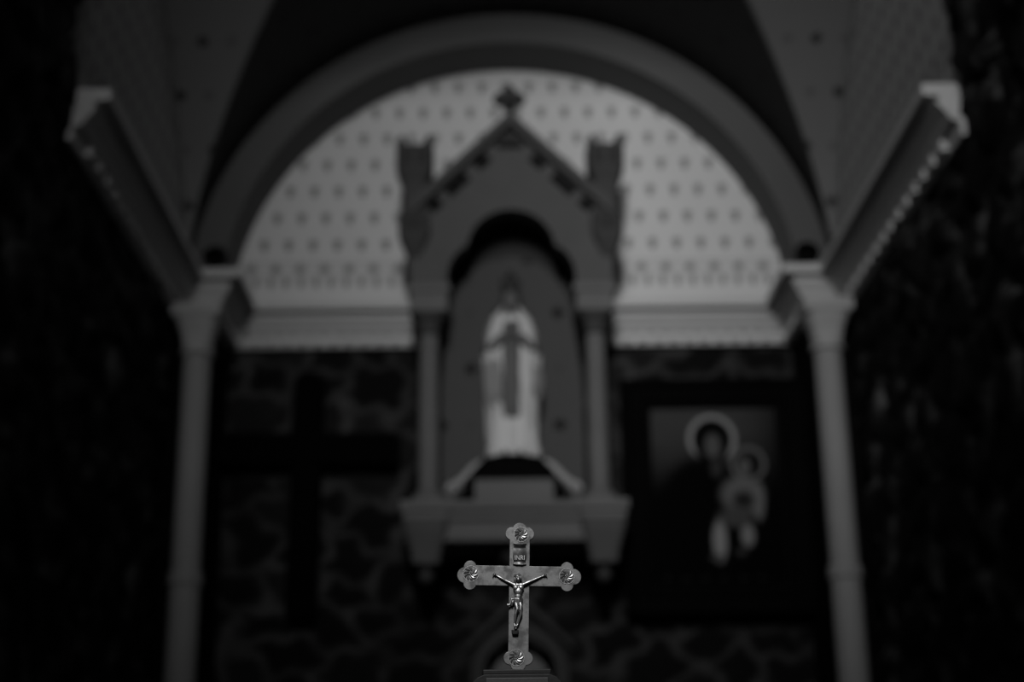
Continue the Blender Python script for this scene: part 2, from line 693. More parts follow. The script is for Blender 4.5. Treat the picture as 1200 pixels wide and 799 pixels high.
def cornice(i0, i1, name, mat):
    bm = bmesh.new()
    rings = []
    lines = [offset_path(path, d) for d, z in prof]
    for i in range(i0, i1 + 1):
        rings.append([bm.verts.new((lines[k][i].x, lines[k][i].y, prof[k][1])) for k in range(len(prof))])
    n = len(prof)
    for a, b in zip(rings, rings[1:]):
        for k in range(n):
            bm.faces.new((a[k], a[(k + 1) % n], b[(k + 1) % n], b[k]))
    bm.faces.new(rings[0]); bm.faces.new(rings[-1][::-1])
    base = offset_path(path, 0.022)
    for i in range(i0, i1):
        a, b = base[i], base[i + 1]
        L = (b - a).length
        t = (b - a).normalized()
        nn = Vector((t.y, -t.x))
        side = i in (0, 6)
        cnt = max(1, int(L / (0.14 if side else 0.0885)))
        sp = L / cnt
        for k in range(cnt):
            if (i == 0 and k == 0) or (i == 6 and k == cnt - 1):
                continue
            c = a + t * (sp * (k + 0.5)) + nn * 0.013
            add_box(bm, (c.x, c.y, 3.902), (0.075 if side else 0.048, 0.036, 0.050), Matrix.Rotation(math.atan2(t.y, t.x), 3, 'Z'))
    return tag(obj(name, bm, mat), kind='structure')


cornice(0, 7, 'trim_2', M['cornice'])

# corner piers behind the columns
for sg, nm in ((-1, 'wall_left'), (1, 'wall_right')):
    x0, x1 = (XL - 0.05, XL + PX) if sg < 0 else (XR - PX, XR + 0.05)
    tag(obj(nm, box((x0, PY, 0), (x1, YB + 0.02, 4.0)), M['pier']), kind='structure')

# floor and the wide nave behind the camera, with its high window
tag(obj('floor', box((-5.2, -5.2, -0.1), (5.4, 8.7, 0)), M['floor']), kind='structure')
tag(obj('ceiling', box((-5.2, -5.2, 7.5), (5.4, 8.7, 7.6)), M['plain_dark']), kind='structure')
tag(obj('wall_left', box((-5.2, -5.2, 0), (-5.0, 4.3, 7.5)), M['plain_dark']), kind='structure')
tag(obj('wall_right', box((5.2, -5.2, 0), (5.4, 4.3, 7.5)), M['plain_dark']), kind='structure')
tag(obj('wall_front', box((-5.2, 4.3, 0), (XL - 0.28, 4.5, 7.5)), M['plain_dark']), kind='structure')
tag(obj('wall_front', box((XR + 0.28, 4.3, 0), (5.4, 4.5, 7.5)), M['plain_dark']), kind='structure')
# rear wall with an opening for the window
bm = bmesh.new()
wx0, wx1, wz0, wz1 = -1.2, 0.2, 4.8, 7.2
add_box(bm, ((-5.2 + wx0) / 2, -5.0, 3.75), (wx0 + 5.2, 0.3, 7.5))
add_box(bm, ((5.4 + wx1) / 2, -5.0, 3.75), (5.4 - wx1, 0.3, 7.5))
add_box(bm, ((wx0 + wx1) / 2, -5.0, wz0 / 2), (wx1 - wx0, 0.3, wz0))
add_box(bm, ((wx0 + wx1) / 2, -5.0, (wz1 + 7.5) / 2), (wx1 - wx0, 0.3, 7.5 - wz1))
tag(obj('wall_rear', bm, M['plain_dark']), kind='structure')
bm = bmesh.new()
for x in (wx0 + 0.03, (wx0 + wx1) / 2, wx1 - 0.03):
    add_box(bm, (x, -5.0, (wz0 + wz1) / 2), (0.06, 0.12, wz1 - wz0))
for z in (wz0 + 0.03, 5.6, 6.4, wz1 - 0.03):
    add_box(bm, ((wx0 + wx1) / 2, -5.0, z), (wx1 - wx0, 0.12, 0.06))
tag(obj('window_1', bm, M['black_wood']), kind='structure')

# added pillars and beam, unseen, blocking part of the window light
for sg in (-1, 1):
    t = empty('light_blocking_pillar', (-0.145 + sg * 0.965, -1.2, 0))
    tag(t, 'added unseen pillar blocking window light, behind and %s of the camera' % ('left' if sg < 0 else 'right'), 'pillar')
    bm = bmesh.new()
    add_lathe(bm, [(0.53, 0.25), (0.51, 6.9)], n=48)
    obj('shaft', bm, M['plain_dark'], t, True)
    bm = bmesh.new()
    add_lathe(bm, [(0.66, 0), (0.66, 0.15), (0.59, 0.2), (0.53, 0.26)], n=48)
    obj('pillar_base', bm, M['plain_dark'], t, True)
    bm = bmesh.new()
    add_lathe(bm, [(0.51, 6.88), (0.55, 6.95), (0.66, 7.2), (0.68, 7.5)], n=48)
    obj('capital', bm, M['plain_dark'], t, True)
t = obj('light_blocking_beam', box((-4.98, 1.45, 3.30), (5.18, 1.70, 4.02)), M['black_wood'], None, bevel=0.02)
tag(t, 'added unseen timber beam shading the lower part of the chapel', 'beam')

# ------------------------------------------------------------------ slender corner columns


def corner_column(x, y, side, label):
    t = empty('column', (x, y, 0))
    tag(t, label, 'column', 'corner columns')
    r = 0.074
    bm = bmesh.new()
    add_lathe(bm, [(r * 1.06, 0.30), (r * 1.05, 1.5), (r * 1.03, 2.40), (r, 2.46), (r * 0.97, 3.62)])
    obj('shaft', bm, M['shaft'], t, True)
    bm = bmesh.new()
    add_lathe(bm, [(r, 2.385), (r + 0.012, 2.392), (r + 0.017, 2.41), (r + 0.010, 2.425), (r + 0.014, 2.44), (r + 0.010, 2.455), (r, 2.46)])
    obj('shaft_ring', bm, M['shaft'], t, True)
    bm = bmesh.new()
    add_lathe(bm, [(r, 3.60), (r + 0.016, 3.606), (r + 0.018, 3.622), (r + 0.006, 3.632), (r + 0.006, 3.65)])
    n = 40
    add_lathe(bm, [(0.078, 3.645), (0.082, 3.68), (0.092, 3.72), (0.108, 3.76), (0.118, 3.785), (0.118, 3.80)], sq=3.5, n=48)
    obj('capital', bm, M['capital'], t, True)
    bm = bmesh.new()
    add_box(bm, (0, 0, 3.832), (0.262, 0.262, 0.060))
    add_box(bm, (0, 0, 3.798), (0.240, 0.240, 0.016))
    obj('abacus', bm, M['capital'], t, bevel=0.004)
    bm = bmesh.new()
    add_lathe(bm, [(0.13, 0.0), (0.13, 0.12)], sq=12)
    add_lathe(bm, [(0.12, 0.12), (0.128, 0.14), (0.12, 0.17), (0.10, 0.19), (0.10, 0.22), (0.11, 0.24), (0.10, 0.27), (r, 0.30)])
    obj('column_base', bm, M['shaft'], t, True)
    return t


corner_column(XC - 1.673, 7.715, -1, 'slender pale column in the left corner, beside the dark wooden cross')
corner_column(XC + 1.673, 7.715, 1, 'slender pale column in the right corner, beside the framed painting')

# small dark lamps sitting on the two capitals' ledges
for sg in (-1, 1):
    x = XC + sg * 1.615
    t = empty('spotlight', (x, 7.80, 4.095))
    tag(t, 'small round black lamp on the cornice ledge above the %s column' % ('left' if sg < 0 else 'right'), 'lamp', 'small black lamps on the ledges')
    bm = bmesh.new()
    add_lathe(bm, [(0.022, 0), (0.022, 0.008), (0.008, 0.012), (0.008, 0.045)], n=20)
    obj('bracket', bm, M['black'], t, True)
    bm = bmesh.new()
    add_lathe(bm, [(0.015, -0.06), (0.036, -0.048), (0.048, -0.01), (0.050, 0.045), (0.044, 0.045), (0.038, 0.0)], n=28)
    o = obj('lamp_head', bm, M['black'], t, True)
    o.scale = (1.3, 1.3, 1.3)
    o.location = (0, 0, 0.078)
    o.rotation_euler = (math.radians(80), 0, 0)

# ------------------------------------------------------------------ the wall shrine
SX, SY = 0.118, 7.85          # centre and front plane
shrine = empty('niche_shrine', (SX, YB, 2.45))
tag(shrine, 'grey stone gabled niche shrine with two colonnettes fixed high on the back wall', 'shrine')
SO = Vector((SX, YB, 2.45))


def sobj(name, bm, mat, parent=None, **k):
    """parts of the shrine are written in world height with x measured from its centre"""
    bmesh.ops.translate(bm, verts=bm.verts, vec=(-0.0, -SO.y, -SO.z))
    return obj(name, bm, mat, parent or shrine, **k)


# front wall of the canopy with its trefoiled opening
lobe = arc(0, 4.238, 0.245, 172, 8, 28)
left_side = [(-0.352, 4.03), (-0.352, 4.10), (-0.343, 4.155), (-0.318, 4.205), (-0.285, 4.245), (-0.252, 4.262)]
right_side = [(-x, z) for x, z in left_side[::-1]]
opening = left_side + lobe + right_side
outer = []
for x, z in opening:
    pass
# outline: walk the opening, and for every point take an outer point on the gable outline
gable_z = lambda x: 5.045 - abs(x) * 0.985
xs_out = np.interp(range(len(opening)), [0, 5, len(opening) // 2, len(opening) - 6, len(opening) - 1], [-0.56, -0.56, 0, 0.56, 0.56])
out = []
for i, (x, z) in enumerate(opening):
    if i < 5:
        out.append((-0.56, 4.03 + (gable_z(0.56) - 4.03) * i / 5))
    elif i > len(opening) - 6:
        j = len(opening) - 1 - i
        out.append((0.56, 4.03 + (gable_z(0.56) - 4.03) * j / 5))
    else:
        xx = -0.56 + 1.12 * (i - 5) / (len(opening) - 11)
        out.append((xx, gable_z(xx)))
# make sure the apex is in
k = min(range(len(out)), key=lambda i: abs(out[i][0]))
out[k] = (0.0, gable_z(0))
bm = bmesh.new()
add_strip(bm, opening, out, SY, SY + 0.10)
sobj('gable_front', bm, M['shrine'])
# moulded rim of the opening
bm = bmesh.new()


def offset_open(pts, d):
    res = []
    for i, p in enumerate(pts):
        a = Vector(pts[max(0, i - 1)]); b = Vector(pts[min(len(pts) - 1, i + 1)])
        t = (b - a).normalized()
        res.append((p[0] - t.y * d, p[1] + t.x * d))
    return res


add_strip(bm, opening, offset_open(opening, 0.035), SY - 0.02, SY + 0.01)
sobj('arch_moulding', bm, M['shrine'])
# canopy behind the front: vault running back to the wall
bm = bmesh.new()
ci = [(-0.40, 4.0)] + arc(0, 4.13, 0.40, 180, 0, 32) + [(0.40, 4.0)]
co = [(-0.50, 4.0)] + arc(0, 4.13, 0.50, 180, 0, 32) + [(0.50, 4.0)]
add_strip(bm, ci, co, SY + 0.09, YB)
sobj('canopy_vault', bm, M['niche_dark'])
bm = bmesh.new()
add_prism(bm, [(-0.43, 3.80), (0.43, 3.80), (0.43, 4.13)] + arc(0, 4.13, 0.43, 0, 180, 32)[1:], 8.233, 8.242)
sobj('niche_shade_back', bm, M['niche_dark'])  # dark plate standing in for the shade around the starred panel
# roof slabs behind the gable
bm = bmesh.new()
ri = [(-0.56, gable_z(0.56) - 0.03), (0, gable_z(0) - 0.03), (0.56, gable_z(0.56) - 0.03)]
ro = [(-0.56, gable_z(0.56) + 0.02), (0, gable_z(0) + 0.02), (0.56, gable_z(0.56) + 0.02)]
add_strip(bm, ri, ro, SY + 0.02, YB)
for sg in (-1, 1):
    add_box(bm, (sg * 0.535, (SY + YB) / 2 + 0.05, 4.26), (0.05, YB - SY - 0.1, 0.5))
sobj('roof', bm, M['shrine_dark'])
# raking mouldings
for sg in (-1, 1):
    bm = bmesh.new()
    a = [(sg * 0.56, gable_z(0.56) - 0.055), (0, gable_z(0) - 0.055)]
    b = [(sg * 0.56, gable_z(0.56) + 0.022), (0, gable_z(0) + 0.022)]
    add_strip(bm, a, b, SY - 0.07, SY + 0.02)
    o = sobj('raking_moulding', bm, M['shrine_mid'])
    rot = Matrix.Rotation(sg * math.radians(44.6), 3, 'Y')
    for x, w_ in ((0.155, 0.09), (0.295, 0.15), (0.42, 0.08)):
        bm = bmesh.new()
        add_box(bm, (sg * x, SY - 0.003, gable_z(x) - 0.112), (w_ * 1.05, 0.018, 0.056), rot)
        sobj('sunk_panel', bm, M['black'], bevel=0.008)
# dark boss under the apex
bm = bmesh.new()
add_prism(bm, [(-0.075, 4.87), (0.075, 4.87), (0.0, 4.955)], SY - 0.05, SY + 0.01)
sobj('apex_panel', bm, M['niche_dark'])
# finial
bm = bmesh.new()
add_lathe(bm, [(0.030, 5.02), (0.026, 5.07), (0.018, 5.10), (0.036, 5.115), (0.036, 5.125), (0.018, 5.14)], (0, SY + 0.02, 0), 20)
for a in range(4):
    c, s = math.cos(a * PI / 2), math.sin(a * PI / 2)
    add_ball(bm, (c * 0.050, SY + 0.02 + s * 0.03, 5.180), (0.044, 0.040, 0.044))
add_ball(bm, (0, SY + 0.02, 5.175), (0.035, 0.035, 0.045))
add_ball(bm, (0, SY + 0.02, 5.225), (0.042, 0.038, 0.040))
add_lathe(bm, [(0.02, 5.24), (0.004, 5.285)], (0, SY + 0.02, 0), 12)
sobj('finial', bm, M['shrine_dark'], smooth=True)
# pinnacles
for sg in (-1, 1):
    cx = sg * 0.535
    bm = bmesh.new()
    cy = SY + 0.03
    add_lathe(bm, [(0.008, 4.15), (0.020, 4.18), (0.045, 4.24), (0.078, 4.31), (0.088, 4.34), (0.088, 4.44), (0.076, 4.46), (0.070, 4.49), (0.070, 4.64),
                   (0.080, 4.67), (0.094, 4.70), (0.104, 4.73), (0.106, 4.86)], (cx, cy, 0), 48, sq=7)
    for dx in (-1, 1):
        for dy in (-1, 1):
            add_lathe(bm, [(0.026, 4.855), (0.030, 4.875), (0.010, 4.925)], (cx + dx * 0.076, cy + dy * 0.076, 0), 12)
    o = sobj('pinnacle', bm, M['shrine_dark'], smooth=True)
    for c_, s_ in (((cx, cy - 0.089, 4.39), (0.10, 0.012, 0.075)), ((cx + 0.042, cy - 0.106, 4.79), (0.055, 0.012, 0.10)), ((cx - 0.042, cy - 0.106, 4.79), (0.055, 0.012, 0.10))):
        bm = bmesh.new()
        add_box(bm, c_, s_)
        bmesh.ops.translate(bm, verts=bm.verts, vec=(0, -SO.y, -SO.z))
        obj('pinnacle_panel', bm, M['niche_dark'], o)
# colonnettes
for sg in (-1, 1):
    cx, cy = sg * 0.452, SY + 0.05
    bm = bmesh.new()
    add_lathe(bm, [(0.056, 2.90), (0.055, 3.3), (0.052, 3.78)], (cx, cy, 0), 32)
    col = sobj('colonnette', bm, M['shrine_shaft'], smooth=True)

    def sub(name, bm, mat, **k):
        bmesh.ops.translate(bm, verts=bm.verts, vec=(0, -SO.y, -SO.z))
        return obj(name, bm, mat, col, **k)
    bm = bmesh.new()
    add_lathe(bm, [(0.054, 3.765), (0.066, 3.772), (0.066, 3.785), (0.056, 3.792), (0.060, 3.82), (0.075, 3.85), (0.092, 3.868), (0.094, 3.88)], (cx, cy, 0), 40, sq=3)
    sub('capital', bm, M['shrine_dark'], smooth=True)  # darker stone colours in the shadow under the abacus
    bm = bmesh.new()
    add_box(bm, (cx, cy, 3.935), (0.205, 0.20, 0.11))
    add_box(bm, (cx, cy, 4.010), (0.235, 0.23, 0.045))
    sub('abacus', bm, M['shrine_shaft'], bevel=0.006)
    bm = bmesh.new()
    add_lathe(bm, [(0.085, 2.838), (0.085, 2.862)], (cx, cy, 0), 32, sq=9)
    add_lathe(bm, [(0.078, 2.86), (0.082, 2.872), (0.074, 2.885), (0.064, 2.892), (0.066, 2.90), (0.056, 2.91)], (cx, cy, 0), 32)
    sub('column_base', bm, M['shrine_shaft'], smooth=True)
# starred back panel with a round head
n = 30
pp = [(-0.40, 2.84)] + [(-0.40, 3.70)] + [(-0.335 * math.cos(t) - 0.0, 4.05 + 0.33 * math.sin(t)) for t in np.linspace(0.05, PI - 0.05, n)] + [(0.40, 3.70), (0.40, 2.84)]
pp[1:1] = []
pp = [(-0.40, 2.84), (-0.40, 3.60), (-0.385, 3.78), (-0.362, 3.92)] + [(-0.345 * math.cos(t), 4.02 + 0.365 * math.sin(t)) for t in np.linspace(0.02, PI - 0.02, n)] + [(0.362, 3.92), (0.385, 3.78), (0.40, 3.60), (0.40, 2.84)]
pp = [(x * 0.987, z if z < 3 else 1.15 + (z - 1.15) * 0.987) for x, z in pp]
v = [(x, 8.212 - SO.y, z - SO.z) for x, z in pp] + [(x, 8.232 - SO.y, z - SO.z) for x, z in pp]
N_ = len(pp)
f = [tuple(range(N_)), tuple(range(2 * N_ - 1, N_ - 1, -1))] + [(i, i + N_, (i + 1) % N_ + N_, (i + 1) % N_) for i in range(N_)]
o = uv_mesh('niche_panel', v, f, [(p[0], p[1]) for p in pp] * 2, M['niche'])
o.parent = shrine
# shelf and its end blocks
bm = bmesh.new()
add_box(bm, (0, (SY - 0.03 + YB) / 2, 2.815), (1.16, YB - SY + 0.03, 0.05))
add_box(bm, (0, (SY + YB) / 2, 2.768), (1.10, YB - SY, 0.05))
add_box(bm, (0, (SY + 0.03 + YB) / 2, 2.69), (0.98, YB - SY - 0.03, 0.11))
for sg in (-1, 1):
    add_box(bm, (sg * 0.465, (SY - 0.05 + YB) / 2, 2.812), (0.265, YB - SY + 0.05, 0.055))
    add_box(bm, (sg * 0.465, (SY - 0.03 + YB) / 2, 2.765), (0.235, YB - SY + 0.03, 0.05))
sobj('shelf', bm, M['shrine_shaft'], bevel=0.006)
for sg in (-1, 1):
    bm = bmesh.new()
    cx = sg * 0.465
    add_lathe(bm, [(0.072, 2.52), (0.076, 2.545), (0.086, 2.60), (0.106, 2.66), (0.122, 2.72), (0.124, 2.745)], (cx, SY + 0.10, 0), 40, sq=9)
    o = sobj('corbel', bm, M['shrine'], smooth=True)
    bm = bmesh.new()
    add_lathe(bm, [(0.05, 2.52), (0.03, 2.505), (0.022, 2.495), (0.040, 2.475), (0.042, 2.455), (0.03, 2.435), (0.008, 2.42)][::-1], (cx, SY + 0.10, 0), 24)
    bmesh.ops.translate(bm, verts=bm.verts, vec=(0, -SO.y, -SO.z))
    obj('drop', bm, M['shrine_dark'], o, True)
    # arm tying the corbel back to the wall
    bm = bmesh.new()
    add_box(bm, (cx, (SY + 0.2 + YB) / 2, 2.66), (0.16, YB - SY - 0.2, 0.14))
    sobj('bracket', bm, M['shrine_dark'])
bm = bmesh.new()
add_lathe(bm, [(0.02, 2.53), (0.06, 2.55), (0.10, 2.60), (0.11, 2.64)], (0, SY + 0.25, 0), 24)
sobj('boss', bm, M['shrine_dark'], smooth=True)
# pedestal and the sloped black plinth
bm = bmesh.new()
add_box(bm, (0.0, 8.02, 2.900), (0.42, 0.28, 0.125))
sobj('pedestal', bm, M['shrine_shaft'], bevel=0.006)
# stone scrolls either side of the plinth
for sg in (-1, 1):
    bm = bmesh.new()
    pts = []
    for i in range(15):
        t = i / 14
        x = 0.14 + 0.20 * t
        z = 3.085 - 0.135 * t ** 1.25 + 0.012 * math.sin(t * 7)
        pts.append((sg * x, 8.02, z))
    add_tube(bm, pts, [0.016 + 0.012 * math.sin(PI * i / 14) for i in range(15)], 12)
    pts = [(sg * (0.335 + 0.022 * math.cos(a)), 8.02, 2.945 + 0.022 * math.sin(a)) for a in np.linspace(PI / 2, -PI * 1.1, 14)]
    add_tube(bm, pts, 0.013, 10)
    sobj('scroll', bm, M['capital'], smooth=True)
    bm = bmesh.new()
    add_lathe(bm, [(0.040, 2.838), (0.040, 2.86), (0.026, 2.875), (0.022, 2.90), (0.034, 2.925)], (sg * 0.335, 8.02, 0), 20)
    sobj('scroll_foot', bm, M['shrine_shaft'], smooth=True)

# ------------------------------------------------------------------ the statue
st = empty('statue', (SX - 0.005, 8.02, 2.963))
tag(st, 'white robed statue of a standing woman with a dark crown inside the niche', 'statue')
T0 = 0.137                    # top of the plinth
bm = bmesh.new()
add_lathe(bm, [(0.262, 0.0), (0.262, 0.012), (0.245, 0.03), (0.20, 0.09), (0.165, 0.125), (0.155, T0)], (0, 0, 0), 48, sq=5, sy=0.5)
obj('plinth', bm, M['black'], st, True)
rng = random.Random(4)


def gown(bm, prof, n=96, folds=9, seed=0, amp=0.1, squash=0.72):
    """prof = [(z, rx, shift_x, fold strength)]"""
    r_ = random.Random(seed)
    ph = [r_.uniform(0, 6.28) for _ in range(4)]
    rings = []
    for z, rx, sx, fs in prof:
        ring = []
        for i in range(n):
            a = 2 * PI * i / n
            f_ = math.sin(folds * a + ph[0] + z * 1.5) + 0.5 * math.sin(folds * 1.9 * a + ph[1] - z * 3) + 0.35 * math.sin(3 * a + ph[2] + z * 4)
            rr = rx * (1 + amp * fs * f_)
            ring.append(bm.verts.new((sx + rr * math.cos(a), rr * squash * math.sin(a), z)))
        rings.append(ring)
    for a, b in zip(rings, rings[1:]):
        for i in range(n):
            bm.faces.new((a[i], a[(i + 1) % n], b[(i + 1) % n], b[i]))
    bm.faces.new(rings[0][::-1]); bm.faces.new(rings[-1])


Z = lambda h: T0 + h
# figure: head, neck, torso, arms, joined hands and feet as one body
bm = bmesh.new()
add_ball(bm, (0, -0.012, Z(0.905)), (0.043, 0.050, 0.060))          # skull
add_ball(bm, (0, -0.040, Z(0.872)), (0.027, 0.024, 0.030))          # jaw
add_ball(bm, (0, -0.064, Z(0.893)), (0.007, 0.010, 0.012))          # nose
add_ball(bm, (0, -0.056, Z(0.870)), (0.012, 0.007, 0.005))          # lips
add_capsule(bm, (0, 0, Z(0.80)), (0, -0.01, Z(0.87)), 0.027, 0.023)
add_ball(bm, (0, 0.0, Z(0.74)), (0.098, 0.058, 0.085))
add_ball(bm, (0, 0.0, Z(0.60)), (0.075, 0.055, 0.12))
add_ball(bm, (0, 0.0, Z(0.45)), (0.088, 0.062, 0.12))
for s in (-1, 1):
    add_capsule(bm, (s * 0.035, 0, Z(0.40)), (s * 0.040, 0.0, Z(0.03)), 0.05, 0.028)
    add_capsule(bm, (s * 0.038, 0.0, Z(0.018)), (s * 0.040, -0.118, Z(0.014)), 0.018, 0.014)
    add_capsule(bm, (s * 0.090, 0.0, Z(0.775)), (s * 0.128, -0.025, Z(0.585)), 0.033, 0.027)
    add_capsule(bm, (s * 0.128, -0.025, Z(0.585)), (s * 0.018, -0.115, Z(0.685)), 0.026, 0.015)
    add_ball(bm, (s * 0.010, -0.125, Z(0.700)), (0.009, 0.017, 0.022))
    for k_ in range(4):
        add_capsule(bm, (s * 0.009, -0.137 + k_ * 0.008, Z(0.715)), (s * 0.005, -0.142 + k_ * 0.008, Z(0.752 - abs(k_ - 1.5) * 0.004)), 0.0048, 0.0036, 8)
    add_capsule(bm, (s * 0.010, -0.113, Z(0.705)), (s * 0.006, -0.106, Z(0.735)), 0.005, 0.004, 8)
body = fuse('body', bm, 0.0045, M['face'], st, 2)
# white gown
bm = bmesh.new()
gown(bm, [(Z(0.012), 0.130, 0.003, 1.0), (Z(0.03), 0.138, 0.003, 1.0), (Z(0.10), 0.130, 0.0, 1.0), (Z(0.22), 0.120, -0.004, 0.9), (Z(0.36), 0.113, -0.006, 0.7),
          (Z(0.50), 0.100, -0.004, 0.45), (Z(0.60), 0.088, 0, 0.3), (Z(0.70), 0.100, 0, 0.15), (Z(0.78), 0.096, 0, 0.08), (Z(0.815), 0.060, 0, 0.0), (Z(0.83), 0.035, 0, 0)],
     folds=11, seed=2, amp=0.055)
obj('gown', bm, M['white_plaster'], st, True)
# grey front panel hanging from the neck to above the hem
bm = bmesh.new()
gz = [0.815, 0.76, 0.70, 0.62, 0.52, 0.42, 0.32, 0.24, 0.215]
gw = [0.040, 0.054, 0.060, 0.060, 0.056, 0.052, 0.050, 0.046, 0.036]
gyv = [-0.035, -0.082, -0.092, -0.084, -0.090, -0.096, -0.100, -0.104, -0.104]
grid = []
for z_, w_, y_ in zip(gz, gw, gyv):
    grid.append([(0.004 + w_ * t - 0.02 * (0.815 - z_) * 0.6, y_ + 0.030 * t * t * (w_ / 0.05) - 0.004 * math.cos(9 * t + z_ * 8), Z(z_)) for t in np.linspace(-1, 1, 13)])
for dy in (0, 1):
    pass
Vf_ = [[bm.verts.new(p) for p in r] for r in grid]
Vb_ = [[bm.verts.new((p[0], p[1] + 0.035, p[2])) for p in r] for r in grid]
for a in range(len(grid) - 1):
    for b in range(12):
        bm.faces.new((Vf_[a][b], Vf_[a][b + 1], Vf_[a + 1][b + 1], Vf_[a + 1][b]))
        bm.faces.new((Vb_[a][b + 1], Vb_[a][b], Vb_[a + 1][b], Vb_[a + 1][b + 1]))
for a in range(len(grid) - 1):
    bm.faces.new((Vf_[a][0], Vf_[a + 1][0], Vb_[a + 1][0], Vb_[a][0]))
    bm.faces.new((Vf_[a][12], Vb_[a][12], Vb_[a + 1][12], Vf_[a + 1][12]))
for a in (0, len(grid) - 1):
    for b in range(12):
        bm.faces.new((Vf_[a][b], Vb_[a][b], Vb_[a][b + 1], Vf_[a][b + 1]))
obj('front_panel', bm, M['grey_plaster'], st, True)
# white mantle: open at the front, over shoulders and arms
bm = bmesh.new()
levels = [(0.872, 0.052, 0.046, 66), (0.845, 0.072, 0.056, 50), (0.82, 0.094, 0.068, 38), (0.79, 0.115, 0.080, 30), (0.74, 0.130, 0.094, 26), (0.68, 0.142, 0.108, 24), (0.60, 0.157, 0.118, 22), (0.56, 0.160, 0.115, 22),
          (0.48, 0.148, 0.110, 22), (0.38, 0.146, 0.106, 24), (0.28, 0.144, 0.104, 28), (0.18, 0.142, 0.100, 40), (0.10, 0.138, 0.096, 62)]
NN = 60
O_, I_ = [], []
for li, (h, rx, ry, gap) in enumerate(levels):
    ro, ri = [], []
    for i in range(NN + 1):
        a0 = math.radians(-90 + gap * (0.85 if h > 0.3 else 1.1))
        a1 = math.radians(270 - gap * 0.85)
        a = a0 + (a1 - a0) * i / NN
        w_ = 1 + 0.035 * math.sin(13 * a + h * 5) + 0.02 * math.sin(7 * a - h * 9)
        x, y = rx * w_ * math.cos(a), ry * w_ * math.sin(a)
        ro.append(bm.verts.new((x, y, Z(h))))
        ri.append(bm.verts.new((x * 0.92, y * 0.90, Z(h))))
    O_.append(ro); I_.append(ri)
for a in range(len(levels) - 1):
    for b in range(NN):
        bm.faces.new((O_[a][b], O_[a + 1][b], O_[a + 1][b + 1], O_[a][b + 1]))
        bm.faces.new((I_[a][b + 1], I_[a + 1][b + 1], I_[a + 1][b], I_[a][b]))
    for b in (0, NN):
        bm.faces.new((O_[a][b], I_[a][b], I_[a + 1][b], O_[a + 1][b]))
for a in (0, len(levels) - 1):
    for b in range(NN):
        bm.faces.new((O_[a][b], O_[a][b + 1], I_[a][b + 1], I_[a][b]))
obj('mantle', bm, M['white_plaster'], st, True)
# sleeves
for s in (-1, 1):
    bm = bmesh.new()
    add_tube(bm, [(s * 0.118, -0.02, Z(0.66)), (s * 0.125, -0.04, Z(0.60)), (s * 0.095, -0.085, Z(0.615)), (s * 0.055, -0.105, Z(0.655)), (s * 0.040, -0.110, Z(0.672))],
             [0.030, 0.034, 0.034, 0.030, 0.026], 16)
    obj('sleeve', bm, M['grey_plaster'], st, True)
# cloak folds hanging from the arms
for s, x0, top_, low, rr in ((-1, 0.128, 0.56, 0.235, 0.030), (1, 0.152, 0.50, 0.30, 0.020)):
    bm = bmesh.new()
    for k_ in range(3):
        xx = x0 - 0.030 * k_ * (1 if s < 0 else 0.5)
        add_tube(bm, [(s * xx, -0.050 - 0.018 * k_, Z(top_)), (s * (xx + 0.006), -0.075 - 0.014 * k_, Z((top_ * 2 + low) / 3)), (s * xx, -0.070 - 0.014 * k_, Z((top_ + low * 2) / 3)), (s * (xx - 0.012), -0.060 - 0.014 * k_, Z(low + 0.03 * k_))],
                 [rr * 0.5, rr * 0.75, rr * 0.7, rr * 0.3], 12)
    fuse('cloak_fold', bm, 0.004, M['statue_mid'], st, 2)
# long dark hair and crown
bm = bmesh.new()
add_ball(bm, (0, 0.006, Z(0.925)), (0.050, 0.052, 0.056))
for s in (-1, 1):
    add_capsule(bm, (s * 0.042, -0.005, Z(0.91)), (s * 0.050, 0.002, Z(0.84)), 0.016, 0.018)
    add_capsule(bm, (s * 0.050, 0.002, Z(0.84)), (s * 0.045, -0.03, Z(0.79)), 0.018, 0.009)
add_ball(bm, (0, 0.035, Z(0.87)), (0.045, 0.025, 0.07))
fuse('hair', bm, 0.004, M['hair'], st, 2)
bm = bmesh.new()
add_lathe(bm, [(0.040, Z(0.962)), (0.044, Z(0.966)), (0.044, Z(0.982)), (0.040, Z(0.986)), (0.036, Z(0.970))], (0, 0.002, 0), 32)
for i in range(8):
    a = 2 * PI * i / 8
    c, s = math.cos(a) * 0.043, math.sin(a) * 0.043
    add_tube(bm, [(c, s + 0.002, Z(0.98)), (c * 1.15, s * 1.15 + 0.002, Z(1.01)), (c * 1.1, s * 1.1 + 0.002, Z(1.045))], [0.010, 0.011, 0.003], 8)
    add_tube(bm, [(c * 1.1, s * 1.1 + 0.002, Z(1.02)), (c * 0.7, s * 0.7 + 0.002, Z(1.05)), (0, 0.002, Z(1.065))], [0.005, 0.006, 0.006], 8)
add_ball(bm, (0, 0.002, Z(1.08)), 0.014)
obj('crown', bm, M['hair'], st, True)

